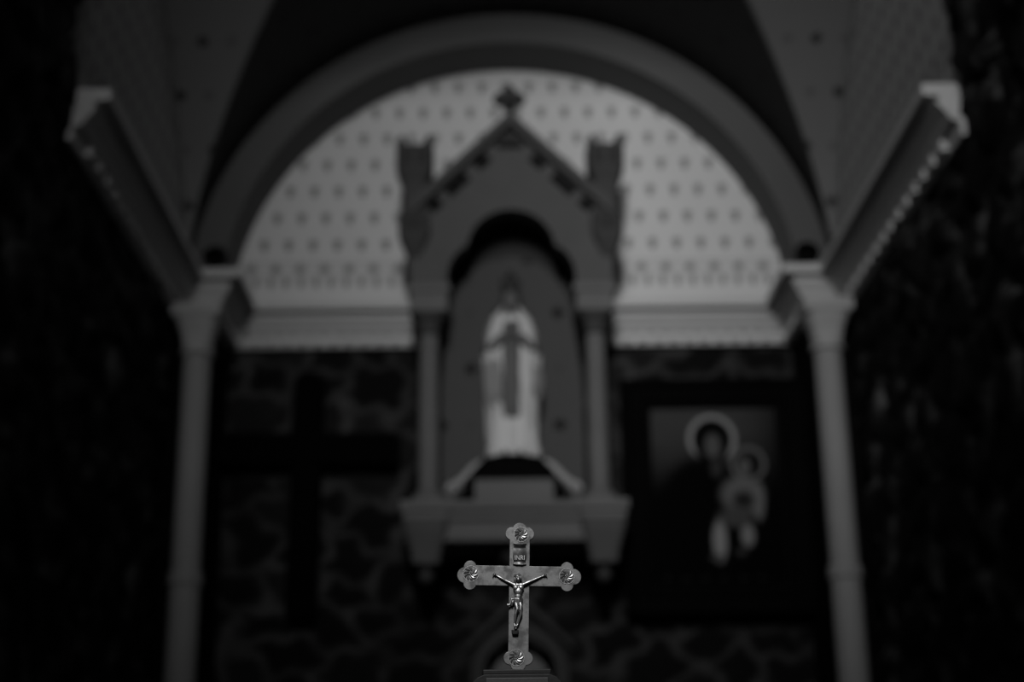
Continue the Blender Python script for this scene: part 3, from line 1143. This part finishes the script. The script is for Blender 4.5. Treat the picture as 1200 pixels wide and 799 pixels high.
# ------------------------------------------------------------------ wooden cross on the wall
wc = empty('wooden_cross', (-1.03, 8.32, 2.30), (0, math.radians(0.0), 0))
tag(wc, 'large black wooden cross hanging on the rubble wall left of the shrine', 'cross')
bm = bmesh.new()
w2 = 0.083
pts = [(-w2 - 0.01, 0.0), (w2 - 0.01, 0.0), (w2, 1.30)] + arc(0, 1.30, w2, 0, 180, 16)[1:-1] + [(-w2, 1.30)]
add_prism(bm, pts, -0.07, 0.045)
obj('upright', bm, M['black_wood'], wc, bevel=0.012, seg=3)
bm = bmesh.new()
add_prism(bm, [(-0.475, 0.85), (0.500, 0.84), (0.515, 0.86), (0.515, 1.005), (0.50, 1.02), (-0.475, 1.03), (-0.49, 1.01), (-0.49, 0.87)], -0.075, 0.04)
obj('crossbeam', bm, M['black_wood'], wc, bevel=0.012, seg=3)

# ------------------------------------------------------------------ framed painting
fr = empty('framed_painting', (1.238, 8.315, 2.30), (math.radians(4.0), 0, 0))
tag(fr, 'large dark framed painting of a haloed woman and child right of the shrine', 'painting')
FW, FH = 1.03, 1.30
bm = bmesh.new()
fprof = [(0.0, 0.0), (0.0, 0.055), (0.012, 0.066), (0.035, 0.062), (0.05, 0.045), (0.085, 0.040), (0.10, 0.050), (0.118, 0.050), (0.128, 0.036), (0.155, 0.030), (0.165, 0.020), (0.165, 0.0)]
cs = [(-FW / 2, 0), (FW / 2, 0), (FW / 2, FH), (-FW / 2, FH)]
sgn = [(1, 1), (-1, 1), (-1, -1), (1, -1)]
rings = [[bm.verts.new((cx + sx * d, -h, cz + sz * d)) for d, h in fprof] for (cx, cz), (sx, sz) in zip(cs, sgn)]
for i in range(4):
    a, b = rings[i], rings[(i + 1) % 4]
    for k in range(len(fprof)):
        k2 = (k + 1) % len(fprof)
        bm.faces.new((a[k], b[k], b[k2], a[k2]))
obj('frame', bm, M['frame_wood'], fr)


def painting_mat():
    m, nt, b = new_mat('oil_painting', 0.8, 0, 0.02)
    vec, x, y, z = coords(nt)
    n = noise(nt, vec, 5, 4)

    def mix(base, mask, val):
        return base + mask * (base * -1 + val)

    def blob(cx, cz, rx, rz, soft=0.18):
        return ell(x, z, cx, cz, rx, rz).step(1 + soft, 1 - soft)
    bg = (z - 0.62).step(0.0, 0.45) * (x.step(0.55, 0.05)) * 0.050 + 0.002
    v = bg * (n * 0.8 + 0.6)
    # halo of the mother
    h = ell(x, z, -0.010, 0.965, 0.137, 0.137)
    v = mix(v, h.step(1.08, 0.95), 0.02)
    v = mix(v, (h - 0.90).abs().step(0.15, 0.04), 0.27)
    # mother: veil, cloak, face, hand
    v = mix(v, blob(-0.012, 0.935, 0.098, 0.130), 0.002)
    v = mix(v, blob(-0.075, 0.58, 0.23, 0.28), 0.002)
    v = mix(v, blob(-0.085, 0.36, 0.30, 0.26), 0.002)
    v = mix(v, blob(-0.008, 0.925, 0.044, 0.068, 0.3), 0.085)
    v = mix(v, blob(0.006, 0.80, 0.03, 0.05, 0.4), 0.035)
    # child: halo, head, shoulders, arms, lap, legs
    h2 = ell(x, z, 0.185, 0.822, 0.100, 0.100)
    v = mix(v, h2.step(1.08, 0.95), 0.02)
    v = mix(v, (h2 - 0.88).abs().step(0.18, 0.05), 0.12)
    v = mix(v, blob(0.205, 0.81, 0.045, 0.06), 0.004)
    v = mix(v, blob(0.165, 0.805, 0.034, 0.048, 0.3), 0.10)
    v = mix(v, blob(0.145, 0.650, 0.115, 0.100, 0.3), 0.12)
    v = mix(v, blob(0.232, 0.61, 0.033, 0.10, 0.3), 0.14)
    v = mix(v, blob(0.150, 0.620, 0.060, 0.050, 0.4), 0.02)
    v = mix(v, blob(0.105, 0.525, 0.095, 0.055, 0.4), 0.06)
    v = mix(v, blob(0.010, 0.395, 0.038, 0.110, 0.3), 0.24)
    v = mix(v, blob(0.165, 0.425, 0.036, 0.060, 0.35), 0.20)
    v = mix(v, blob(-0.010, 0.305, 0.035, 0.02, 0.4), 0.06)
    v = mix(v, blob(0.125, 0.335, 0.03, 0.02, 0.4), 0.04)
    # small marks along the lower edge
    mk = (x * 60).sin().gt(0.2) * (z - 0.195).abs().lt(0.006) * x.abs().lt(0.3)
    v = mix(v, mk * n, 0.03)
    set_grey(nt, b, v)
    return m


bm = box((-FW / 2 + 0.16, -0.016, 0.16), (FW / 2 - 0.16, -0.004, FH - 0.16))
obj('canvas', bm, painting_mat(), fr)

# ------------------------------------------------------------------ altar and tabernacle below the shrine
al = empty('altar', (SX, 7.85, 0))
tag(al, 'plain stone altar table against the back wall under the shrine', 'altar')
obj('altar_block', box((-0.85, -0.40, 0), (0.85, 0.45, 0.96)), M['altar'], al, bevel=0.01)
obj('altar_top', box((-0.95, -0.47, 0.96), (0.95, 0.48, 1.05)), M['altar_light'], al, bevel=0.01)

tb = empty('tabernacle', (SX + 0.014, 7.72, 1.05))
tag(tb, 'gabled stone tabernacle with an arched front behind the metal crucifix', 'tabernacle')
bm = bmesh.new()
add_box(bm, (0, 0.22, 0.06), (0.62, 0.46, 0.12))
obj('tabernacle_base', bm, M['altar'], tb, bevel=0.006)
gz2 = lambda x: 1.265 - abs(x) * 0.93
bm = bmesh.new()
ctr = 0.89
ai = [(-0.183, 0.12)] + [(-0.183, 0.5)] + arc(0, ctr, 0.183, 180, 0, 24) + [(0.183, 0.5), (0.183, 0.12)]
ao = []
for i, (x, z) in enumerate(ai):
    if i < 2:
        ao.append((-0.25, z))
    elif i > len(ai) - 3:
        ao.append((0.25, z))
    else:
        xx = -0.25 + 0.50 * (i - 2) / (len(ai) - 5)
        ao.append((xx, gz2(xx) - 0.02))
add_strip(bm, ai, ao, 0.02, 0.10)
obj('front_wall', bm, M['altar_dark'], tb)
bm = bmesh.new()
add_strip(bm, [(-0.178, 0.12)] + arc(0, ctr - 0.005, 0.178, 180, 0, 24) + [(0.178, 0.12)], [(-0.240, 0.12)] + arc(0, ctr - 0.005, 0.240, 180, 0, 24) + [(0.240, 0.12)], -0.03, 0.03)
obj('arch_moulding', bm, M['altar'], tb, bevel=0.004)
for sg in (-1, 1):
    bm = bmesh.new()
    add_strip(bm, [(sg * 0.275, gz2(0.275) - 0.018), (0, gz2(0) - 0.018)], [(sg * 0.262, gz2(0.275) + 0.020), (0, gz2(0) + 0.024)], -0.04, 0.10)
    obj('raking_moulding', bm, M['altar'], tb)
bm = bmesh.new()
add_strip(bm, [(-0.25, gz2(0.25) - 0.04), (0, gz2(0) - 0.03), (0.25, gz2(0.25) - 0.04)], [(-0.25, gz2(0.25)), (0, gz2(0)), (0.25, gz2(0.25))], 0.08, 0.44)
for sg in (-1, 1):
    add_box(bm, (sg * 0.20, 0.26, 0.58), (0.06, 0.36, 0.92))
add_box(bm, (0, 0.43, 0.58), (0.40, 0.03, 0.92))
obj('body', bm, M['altar_dark'], tb)
bm = bmesh.new()
pts = [(-0.150, 0.12)] + arc(0, 0.845, 0.150, 180, 0, 20) + [(0.150, 0.12)]
add_prism(bm, pts, 0.05, 0.09)
d_ = obj('door', bm, M['altar_light'], tb, bevel=0.003)
bm = bmesh.new()
add_ball(bm, (0.085, 0.045, 0.55), 0.012)
obj('knob', bm, M['brass'], d_, True)

# ------------------------------------------------------------------ the metal crucifix in focus
KX, KZ = 1 / 1112.0, 1 / 1122.0
CX0, CZ0 = 608.8, 674.3


def L(px, pz):
    """sizes measured on the cross, in metres from its crossing"""
    return ((px - CX0) * KX, (CZ0 - pz) * KZ)


# the stand first: a tall dark pedestal, then base, then the cross
ped = empty('pedestal_stand', (0.024, 1.60, 0))
tag(ped, 'tall dark wooden stand under the metal crucifix, mostly below the frame', 'stand')
bm = bmesh.new()
add_box(bm, (0, 0, 0.02), (0.30, 0.30, 0.04))
add_box(bm, (0, 0, 0.07), (0.24, 0.24, 0.06))
obj('foot', bm, M['black_wood'], ped, bevel=0.006)
obj('post', box((-0.07, -0.07, 0.10), (0.07, 0.07, 1.23)), M['black_wood'], ped, bevel=0.006)
obj('stand_top', box((-0.14, -0.12, 1.23), (0.14, 0.12, 1.255)), M['black_wood'], ped, bevel=0.004)

CRX, CRY, CRZ = 0.0280, 1.60, 1.4135
BZ = 1.255
cr = empty('crucifix', (0.024, CRY, BZ))
tag(cr, 'small metal crucifix with trefoil ends in sharp focus at the front', 'crucifix')
bm = bmesh.new()
add_box(bm, (0, 0.004, 0.0585), (0.0705, 0.034, 0.0055))
obj('base_top', bm, M['dark_metal'], cr, bevel=0.0012)
bm = bmesh.new()
bp = [(-0.0335, 0.0563), (-0.041, 0.053), (-0.046, 0.048), (-0.048, 0.040), (-0.048, 0.012), (-0.054, 0.008), (-0.056, 0.0), (0.056, 0.0), (0.054, 0.008), (0.048, 0.012), (0.048, 0.040), (0.046, 0.048), (0.041, 0.053), (0.0335, 0.0563)]
add_prism(bm, bp, -0.014, 0.030)
obj('base', bm, M['dark_metal'], cr, bevel=0.001)
bm = bmesh.new()
add_box(bm, (0.0, -0.0150, 0.032), (0.064, 0.003, 0.041))
obj('base_panel', bm, M['base_panel'], cr, bevel=0.0008)

head_loc = Vector((CRX - 0.024, 0, CRZ - BZ))
cross_m = Matrix.Translation(head_loc) @ Matrix.Rotation(math.radians(1.55), 4, 'Y')


def cobj(name, bm, mat, parent=cr, **k):
    bmesh.ops.transform(bm, verts=bm.verts, matrix=cross_m)
    return obj(name, bm, mat, parent, **k)


# outline of the cross with four trefoil ends
HWV, HWH = 0.0108, 0.0106          # half widths of the upright and the crossbar
ext = {'u': 0.0445, 'r': 0.0497, 'd': 0.0847, 'l': 0.0514}   # distance of each rosette from the crossing
lr = 0.0088                         # lobe radius


def end_outline(d, hw, tip=0.0056):
    """one trefoil end pointing along +x, walked from its lower to its upper side"""
    circ = [(d + 0.0004, -0.0085, 0.0069), (d + 0.0004, 0.0085, 0.0069), (d + tip, 0.0, 0.0084), (d, 0, 0.0085)]
    x0 = 0.0004 - math.sqrt(0.0069 ** 2 - (hw - 0.0085) ** 2)
    t0 = math.atan2(-hw, x0)
    pts = []
    for t in np.linspace(t0, -t0, 90):
        c, s_ = math.cos(t), math.sin(t)
        best = 0.0
        for cx, cz, r in circ:
            b = (cx - d) * c + cz * s_
            q_ = b * b - ((cx - d) ** 2 + cz * cz - r * r)
            if q_ > 0:
                best = max(best, b + math.sqrt(q_))
        pts.append((d + best * c, best * s_))
    return pts


def rotp(pts, deg):
    c, s = math.cos(math.radians(deg)), math.sin(math.radians(deg))
    return [(x * c - z * s, x * s + z * c) for x, z in pts]


out = []
out += rotp(end_outline(ext['r'], HWH, 0.0072), 0) + [(HWV, HWH)]
out += rotp(end_outline(ext['u'], HWV, 0.0036), 90) + [(-HWV, HWH)]
out += rotp(end_outline(ext['l'], HWH), 180) + [(-HWV, -HWH)]
out += rotp(end_outline(ext['d'], HWV), 270) + [(HWV, -HWH)]
bm = bmesh.new()
add_prism(bm, out, -0.0016, 0.0016)
cobj('cross_plate', bm, M['brass'], bevel=0.0005, seg=2)


def rosette(cx, cz, r, mat, spin):
    bm = bmesh.new()
    y0 = -0.0016
    add_tube(bm, [(cx + r * math.cos(a), y0 - 0.0003, cz + r * math.sin(a)) for a in np.linspace(0, 2 * PI, 41)], 0.00042, 6)
    for k in range(10):
        a = 2 * PI * k / 10 + spin
        p = []
        for t in np.linspace(0, 1, 6):
            rr = r * (0.28 + 0.62 * t)
            aa = a + t * 0.75
            p.append((cx + rr * math.cos(aa), y0 - 0.0009 + 0.0004 * t, cz + rr * math.sin(aa)))
        add_tube(bm, p, [0.0003, 0.0006, 0.0009, 0.0010, 0.0008, 0.0003], 7)
        aa = a + 0.62
        add_ball(bm, (cx + r * 0.84 * math.cos(aa), y0 - 0.0005, cz + r * 0.84 * math.sin(aa)), 0.00055, seg=8)
    for k in range(5):
        a = 2 * PI * k / 5 - spin
        add_ball(bm, (cx + r * 0.2 * math.cos(a), y0 - 0.0013, cz + r * 0.2 * math.sin(a)), (0.0009, 0.0006, 0.0006), Matrix.Rotation(-a, 3, 'Y'), 8)
    add_ball(bm, (cx, y0 - 0.0017, cz), 0.0006, seg=8)
    return cobj('rosette', bm, mat, smooth=True)


rosette(*L(610.3, 624.8), 0.0078, M['bright_metal'], 0.2)
rosette(*L(552.2, 672.5), 0.0082, M['bright_metal'], 0.5)
rosette(*L(664.2, 673.8), 0.0080, M['bright_metal'], 0.9)
rosette(*L(606.5, 769.2), 0.0083, M['bright_metal'], 0.1)

# title plate: a small scroll with raised letters
px0, pz0 = L(608.9, 648.5)
bm = bmesh.new()
gridp = []
for i in range(13):
    t = i / 12
    z = pz0 + 0.0108 - 0.0216 * t
    w = 0.0066 + 0.0006 * math.cos(PI * (t * 2 - 1) * 1.0) + (0.0006 if t < 0.08 or t > 0.92 else 0)
    dy = -0.0022 - 0.0008 * math.sin(PI * t) - (0.0010 if t < 0.12 or t > 0.93 else 0)
    gridp.append([(px0 + w * s, dy - 0.0004 * math.cos(s * 2.6), z + 0.0008 * s * s * (1 if t < .5 else -1)) for s in np.linspace(-1, 1, 9)])
A_ = [[bm.verts.new(p) for p in r] for r in gridp]
B_ = [[bm.verts.new((p[0], -0.0012, p[2])) for p in r] for r in gridp]
for a in range(12):
    for b in range(8):
        bm.faces.new((A_[a][b], A_[a][b + 1], A_[a + 1][b + 1], A_[a + 1][b]))
        bm.faces.new((B_[a][b + 1], B_[a][b], B_[a + 1][b], B_[a + 1][b + 1]))
    bm.faces.new((A_[a][0], A_[a + 1][0], B_[a + 1][0], B_[a][0]))
    bm.faces.new((A_[a][8], B_[a][8], B_[a + 1][8], A_[a + 1][8]))
for a in (0, 12):
    for b in range(8):
        bm.faces.new((A_[a][b], B_[a][b], B_[a][b + 1], A_[a][b + 1]))
plate = cobj('title_plate', bm, M['title'] if 'title' in M else M['brass'], smooth=True)
bm = bmesh.new()
for zz in (0.0106, -0.0110):
    add_tube(bm, [(px0 - 0.0070, -0.0028, pz0 + zz + 0.0006), (px0 - 0.003, -0.0032, pz0 + zz - 0.0002), (px0 + 0.003, -0.0032, pz0 + zz - 0.0002), (px0 + 0.0070, -0.0028, pz0 + zz + 0.0006)], [0.0006, 0.0009, 0.0009, 0.0006], 8)
cobj('scroll_roll', bm, M['dark_brass'] if 'dark_brass' in M else M['brass'], plate, smooth=True)
fc = bpy.data.curves.new('title_letters', 'FONT')
fc.body = 'INRI'
fc.size = 0.0062
fc.extrude = 0.0004
fc.align_x = 'CENTER'
fc.align_y = 'CENTER'
to = bpy.data.objects.new('t', fc)
COL.objects.link(to)
me = bpy.data.meshes.new_from_object(to.evaluated_get(bpy.context.evaluated_depsgraph_get()))
bpy.data.objects.remove(to)
bm = bmesh.new()
bm.from_mesh(me)
bmesh.ops.transform(bm, verts=bm.verts, matrix=Matrix.Translation((px0, -0.0034, pz0 - 0.0042)) @ Matrix.Rotation(PI / 2, 4, 'X') @ Matrix.Diagonal((0.95, 1.15, 1, 1)))
cobj('title_letters', bm, M['bright_metal'], plate)

# the figure on the cross
bm = bmesh.new()


def J(px, pz, depth):
    x, z = L(px, pz)
    return (x, -0.0016 - depth, z)


K = 0.001
neck = J(607.6, 682.6, 0.0035)
cap = add_capsule
# head leaning forward and to the side
hc = J(607.0, 677.6, 0.0052)
rt = Matrix.Rotation(math.radians(-14), 3, 'Y') @ Matrix.Rotation(math.radians(-18), 3, 'X')
add_ball(bm, hc, (3.1 * K, 3.4 * K, 4.0 * K), rt, 20)
hv = Vector(hc)
add_ball(bm, hv + rt @ Vector((0, -2.0 * K, -2.3 * K)), (1.9 * K, 1.7 * K, 2.3 * K), rt)          # jaw and beard
add_ball(bm, hv + rt @ Vector((0, -3.3 * K, -0.3 * K)), (0.45 * K, 0.8 * K, 1.0 * K), rt)         # nose
add_ball(bm, hv + rt @ Vector((0, -2.9 * K, 1.2 * K)), (1.9 * K, 0.6 * K, 0.45 * K), rt)          # brow
for s in (-1, 1):
    add_ball(bm, hv + rt @ Vector((s * 1.3 * K, -2.5 * K, -0.6 * K)), (0.8 * K, 0.7 * K, 0.7 * K), rt)   # cheeks
cap(bm, neck, hc, 1.6 * K, 1.6 * K)
# torso
cap(bm, J(602.8, 685.3, 0.0028), J(612.8, 685.0, 0.0028), 2.1 * K, 2.1 * K)
add_ball(bm, J(604.9, 688.8, 0.0040), (3.2 * K, 2.2 * K, 3.2 * K))
add_ball(bm, J(610.7, 688.6, 0.0040), (3.2 * K, 2.2 * K, 3.2 * K))
add_ball(bm, J(607.8, 692.5, 0.0034), (4.6 * K, 2.5 * K, 5.0 * K))
add_ball(bm, J(607.6, 698.5, 0.0032), (3.4 * K, 2.1 * K, 4.5 * K))
for k_ in range(3):
    for s in (-1, 1):
        cap(bm, J(607.8 + s * 1.2, 693.2 + k_ * 1.7, 0.0056 - k_ * 0.0004), J(607.8 + s * 4.0, 694.8 + k_ * 1.8, 0.0040), 0.35 * K, 0.3 * K, 8)
add_ball(bm, J(607.0, 703.5, 0.0032), (4.3 * K, 2.6 * K, 3.4 * K))
# arms
for s, sh, el, ha in ((-1, (602.4, 685.0), (592.6, 680.2), (582.2, 674.4)), (1, (613.4, 684.8), (624.6, 679.4), (636.4, 674.0))):
    cap(bm, J(*sh, 0.0030), J((sh[0] + el[0]) / 2, (sh[1] + el[1]) / 2, 0.0030), 1.75 * K, 1.55 * K)
    cap(bm, J((sh[0] + el[0]) / 2, (sh[1] + el[1]) / 2, 0.0030), J(*el, 0.0026), 1.55 * K, 1.15 * K)
    mid = ((el[0] * 2 + ha[0]) / 3, (el[1] * 2 + ha[1]) / 3)
    cap(bm, J(*el, 0.0026), J(*mid, 0.0026), 1.15 * K, 1.25 * K)
    cap(bm, J(*mid, 0.0026), J(*ha, 0.0018), 1.25 * K, 0.75 * K)
    # palm and five fingers
    ax, az = ha[0] + s * 1.9, ha[1] - 0.9
    cap(bm, J(*ha, 0.0018), J(ax, az, 0.0016), 0.85 * K, 1.2 * K)
    for f_, (dx, dz, ln) in enumerate([(1.9, -1.2, 0), (2.4, -0.5, 0), (2.5, 0.4, 0), (2.1, 1.2, 0)]):
        kx = ax + s * dx * 0.75; kz = az + dz * 0.75
        cap(bm, J(ax + s * 0.6, az + dz * 0.6, 0.0018), J(kx + s * 0.7, kz, 0.0030), 0.48 * K, 0.42 * K, 8)
        cap(bm, J(kx + s * 0.7, kz, 0.0030), J(kx + s * 0.9, kz + 0.2, 0.0042), 0.42 * K, 0.36 * K, 8)
    cap(bm, J(ax, az - 0.6, 0.0018), J(ax + s * 0.4, az - 2.4, 0.0030), 0.46 * K, 0.38 * K, 8)
# legs
HL, HR_ = (605.0, 705.5), (609.6, 705.5)
cap(bm, J(*HL, 0.0036), J(605.9, 709.8, 0.0052), 2.4 * K, 2.1 * K)
cap(bm, J(605.9, 709.8, 0.0052), J(606.9, 714.2, 0.0062), 2.1 * K, 1.65 * K)
cap(bm, J(*HR_, 0.0034), J(611.0, 710.0, 0.0046), 2.4 * K, 2.0 * K)
cap(bm, J(611.0, 710.0, 0.0046), J(610.6, 714.8, 0.0052), 2.0 * K, 1.55 * K)
cap(bm, J(606.5, 714.2, 0.0062), J(604.9, 719.6, 0.0056), 1.5 * K, 1.6 * K)
cap(bm, J(604.9, 719.6, 0.0056), J(603.9, 731.0, 0.0044), 1.6 * K, 0.95 * K)
cap(bm, J(611.2, 714.8, 0.0052), J(611.0, 720.0, 0.0046), 1.4 * K, 1.45 * K)
cap(bm, J(611.0, 720.0, 0.0046), J(607.6, 731.5, 0.0034), 1.45 * K, 0.85 * K)
# crossed feet
cap(bm, J(603.9, 731.0, 0.0044), J(605.4, 736.2, 0.0056), 1.1 * K, 1.2 * K)
cap(bm, J(607.6, 731.5, 0.0034), J(604.0, 736.4, 0.0034), 1.1 * K, 1.0 * K)
for k_ in range(5):
    cap(bm, J(604.6 + k_ * 0.55, 736.0, 0.0052), J(604.3 + k_ * 0.6, 737.6 - k_ * 0.12, 0.0056), 0.36 * K, 0.30 * K, 8)
bmesh.ops.transform(bm, verts=bm.verts, matrix=cross_m)
corpus = fuse('figure', bm, 0.00022, M['figure_metal'], cr, 1)
# loincloth with its knot flying to the side
bm = bmesh.new()
for k_ in range(6):
    t = k_ / 5
    add_tube(bm, [J(601.8 + 0.2 * k_, 700.6 + k_ * 1.25, 0.0012), J(604.2, 702.0 + k_ * 1.35, 0.0066 - 0.0003 * k_), J(608.5, 702.6 + k_ * 1.25, 0.0068 - 0.0003 * k_), J(612.9, 701.0 + k_ * 1.1, 0.0014)], [0.6 * K, 0.85 * K, 0.85 * K, 0.6 * K], 8)
add_ball(bm, J(607.0, 704.6, 0.0034), (5.2 * K, 3.1 * K, 4.2 * K))
add_tube(bm, [J(603.0, 702.0, 0.004), J(600.2, 702.4, 0.0046), J(599.2, 705.6, 0.0046), J(598.0, 708.8, 0.0044), J(595.2, 709.2, 0.004)], [1.3 * K, 1.3 * K, 1.1 * K, 1.3 * K, 1.9 * K], 10)
add_tube(bm, [J(603.0, 702.8, 0.004), J(601.4, 706.0, 0.004), J(600.4, 710.0, 0.0034)], [1.1 * K, 1.2 * K, 0.9 * K], 8)
bmesh.ops.transform(bm, verts=bm.verts, matrix=cross_m)
fuse('loincloth', bm, 0.00025, M['figure_metal'], cr, 1)
# hair with its crown
bm = bmesh.new()
hcol = hv
add_ball(bm, hcol + rt @ Vector((0, 1.3 * K, 0.9 * K)), (3.4 * K, 3.1 * K, 3.8 * K), rt)
for s in (-1, 1):
    add_tube(bm, [hcol + rt @ Vector((s * 3.0 * K, -0.6 * K, 1.4 * K)), hcol + rt @ Vector((s * 3.5 * K, -0.6 * K, -2.0 * K)), hcol + rt @ Vector((s * 3.3 * K, -0.2 * K, -5.4 * K))], [1.0 * K, 1.1 * K, 0.5 * K], 8)
for i in range(26):
    a = 2 * PI * i / 26
    add_ball(bm, hcol + rt @ Vector((3.6 * K * math.cos(a), 3.7 * K * math.sin(a), 2.6 * K + 0.35 * K * math.sin(5 * a))), 0.5 * K, seg=8)
bmesh.ops.transform(bm, verts=bm.verts, matrix=cross_m)
fuse('hair', bm, 0.00025, M['brass'], cr, 1)
# foot block
bm = bmesh.new()
bx, bz = L(604.8, 739.8)
add_prism(bm, [(bx - 0.0040, bz + 0.0020), (bx + 0.0036, bz + 0.0022), (bx + 0.0030, bz - 0.0028), (bx - 0.0030, bz - 0.0030)], -0.0060, -0.0014)
cobj('foot_block', bm, M['dark_metal'], bevel=0.0006)
# nails
for (nx, nz, dp) in ((580.6, 673.6, 0.0036), (638.2, 673.2, 0.0036), (604.8, 734.6, 0.0072)):
    bm = bmesh.new()
    p = J(nx, nz, dp)
    add_tube(bm, [p, (p[0], -0.001, p[2])], 0.0004, 8)
    add_ball(bm, p, (0.0008, 0.0005, 0.0008), seg=10)
    cobj('nail', bm, M['dark_metal'], smooth=True)
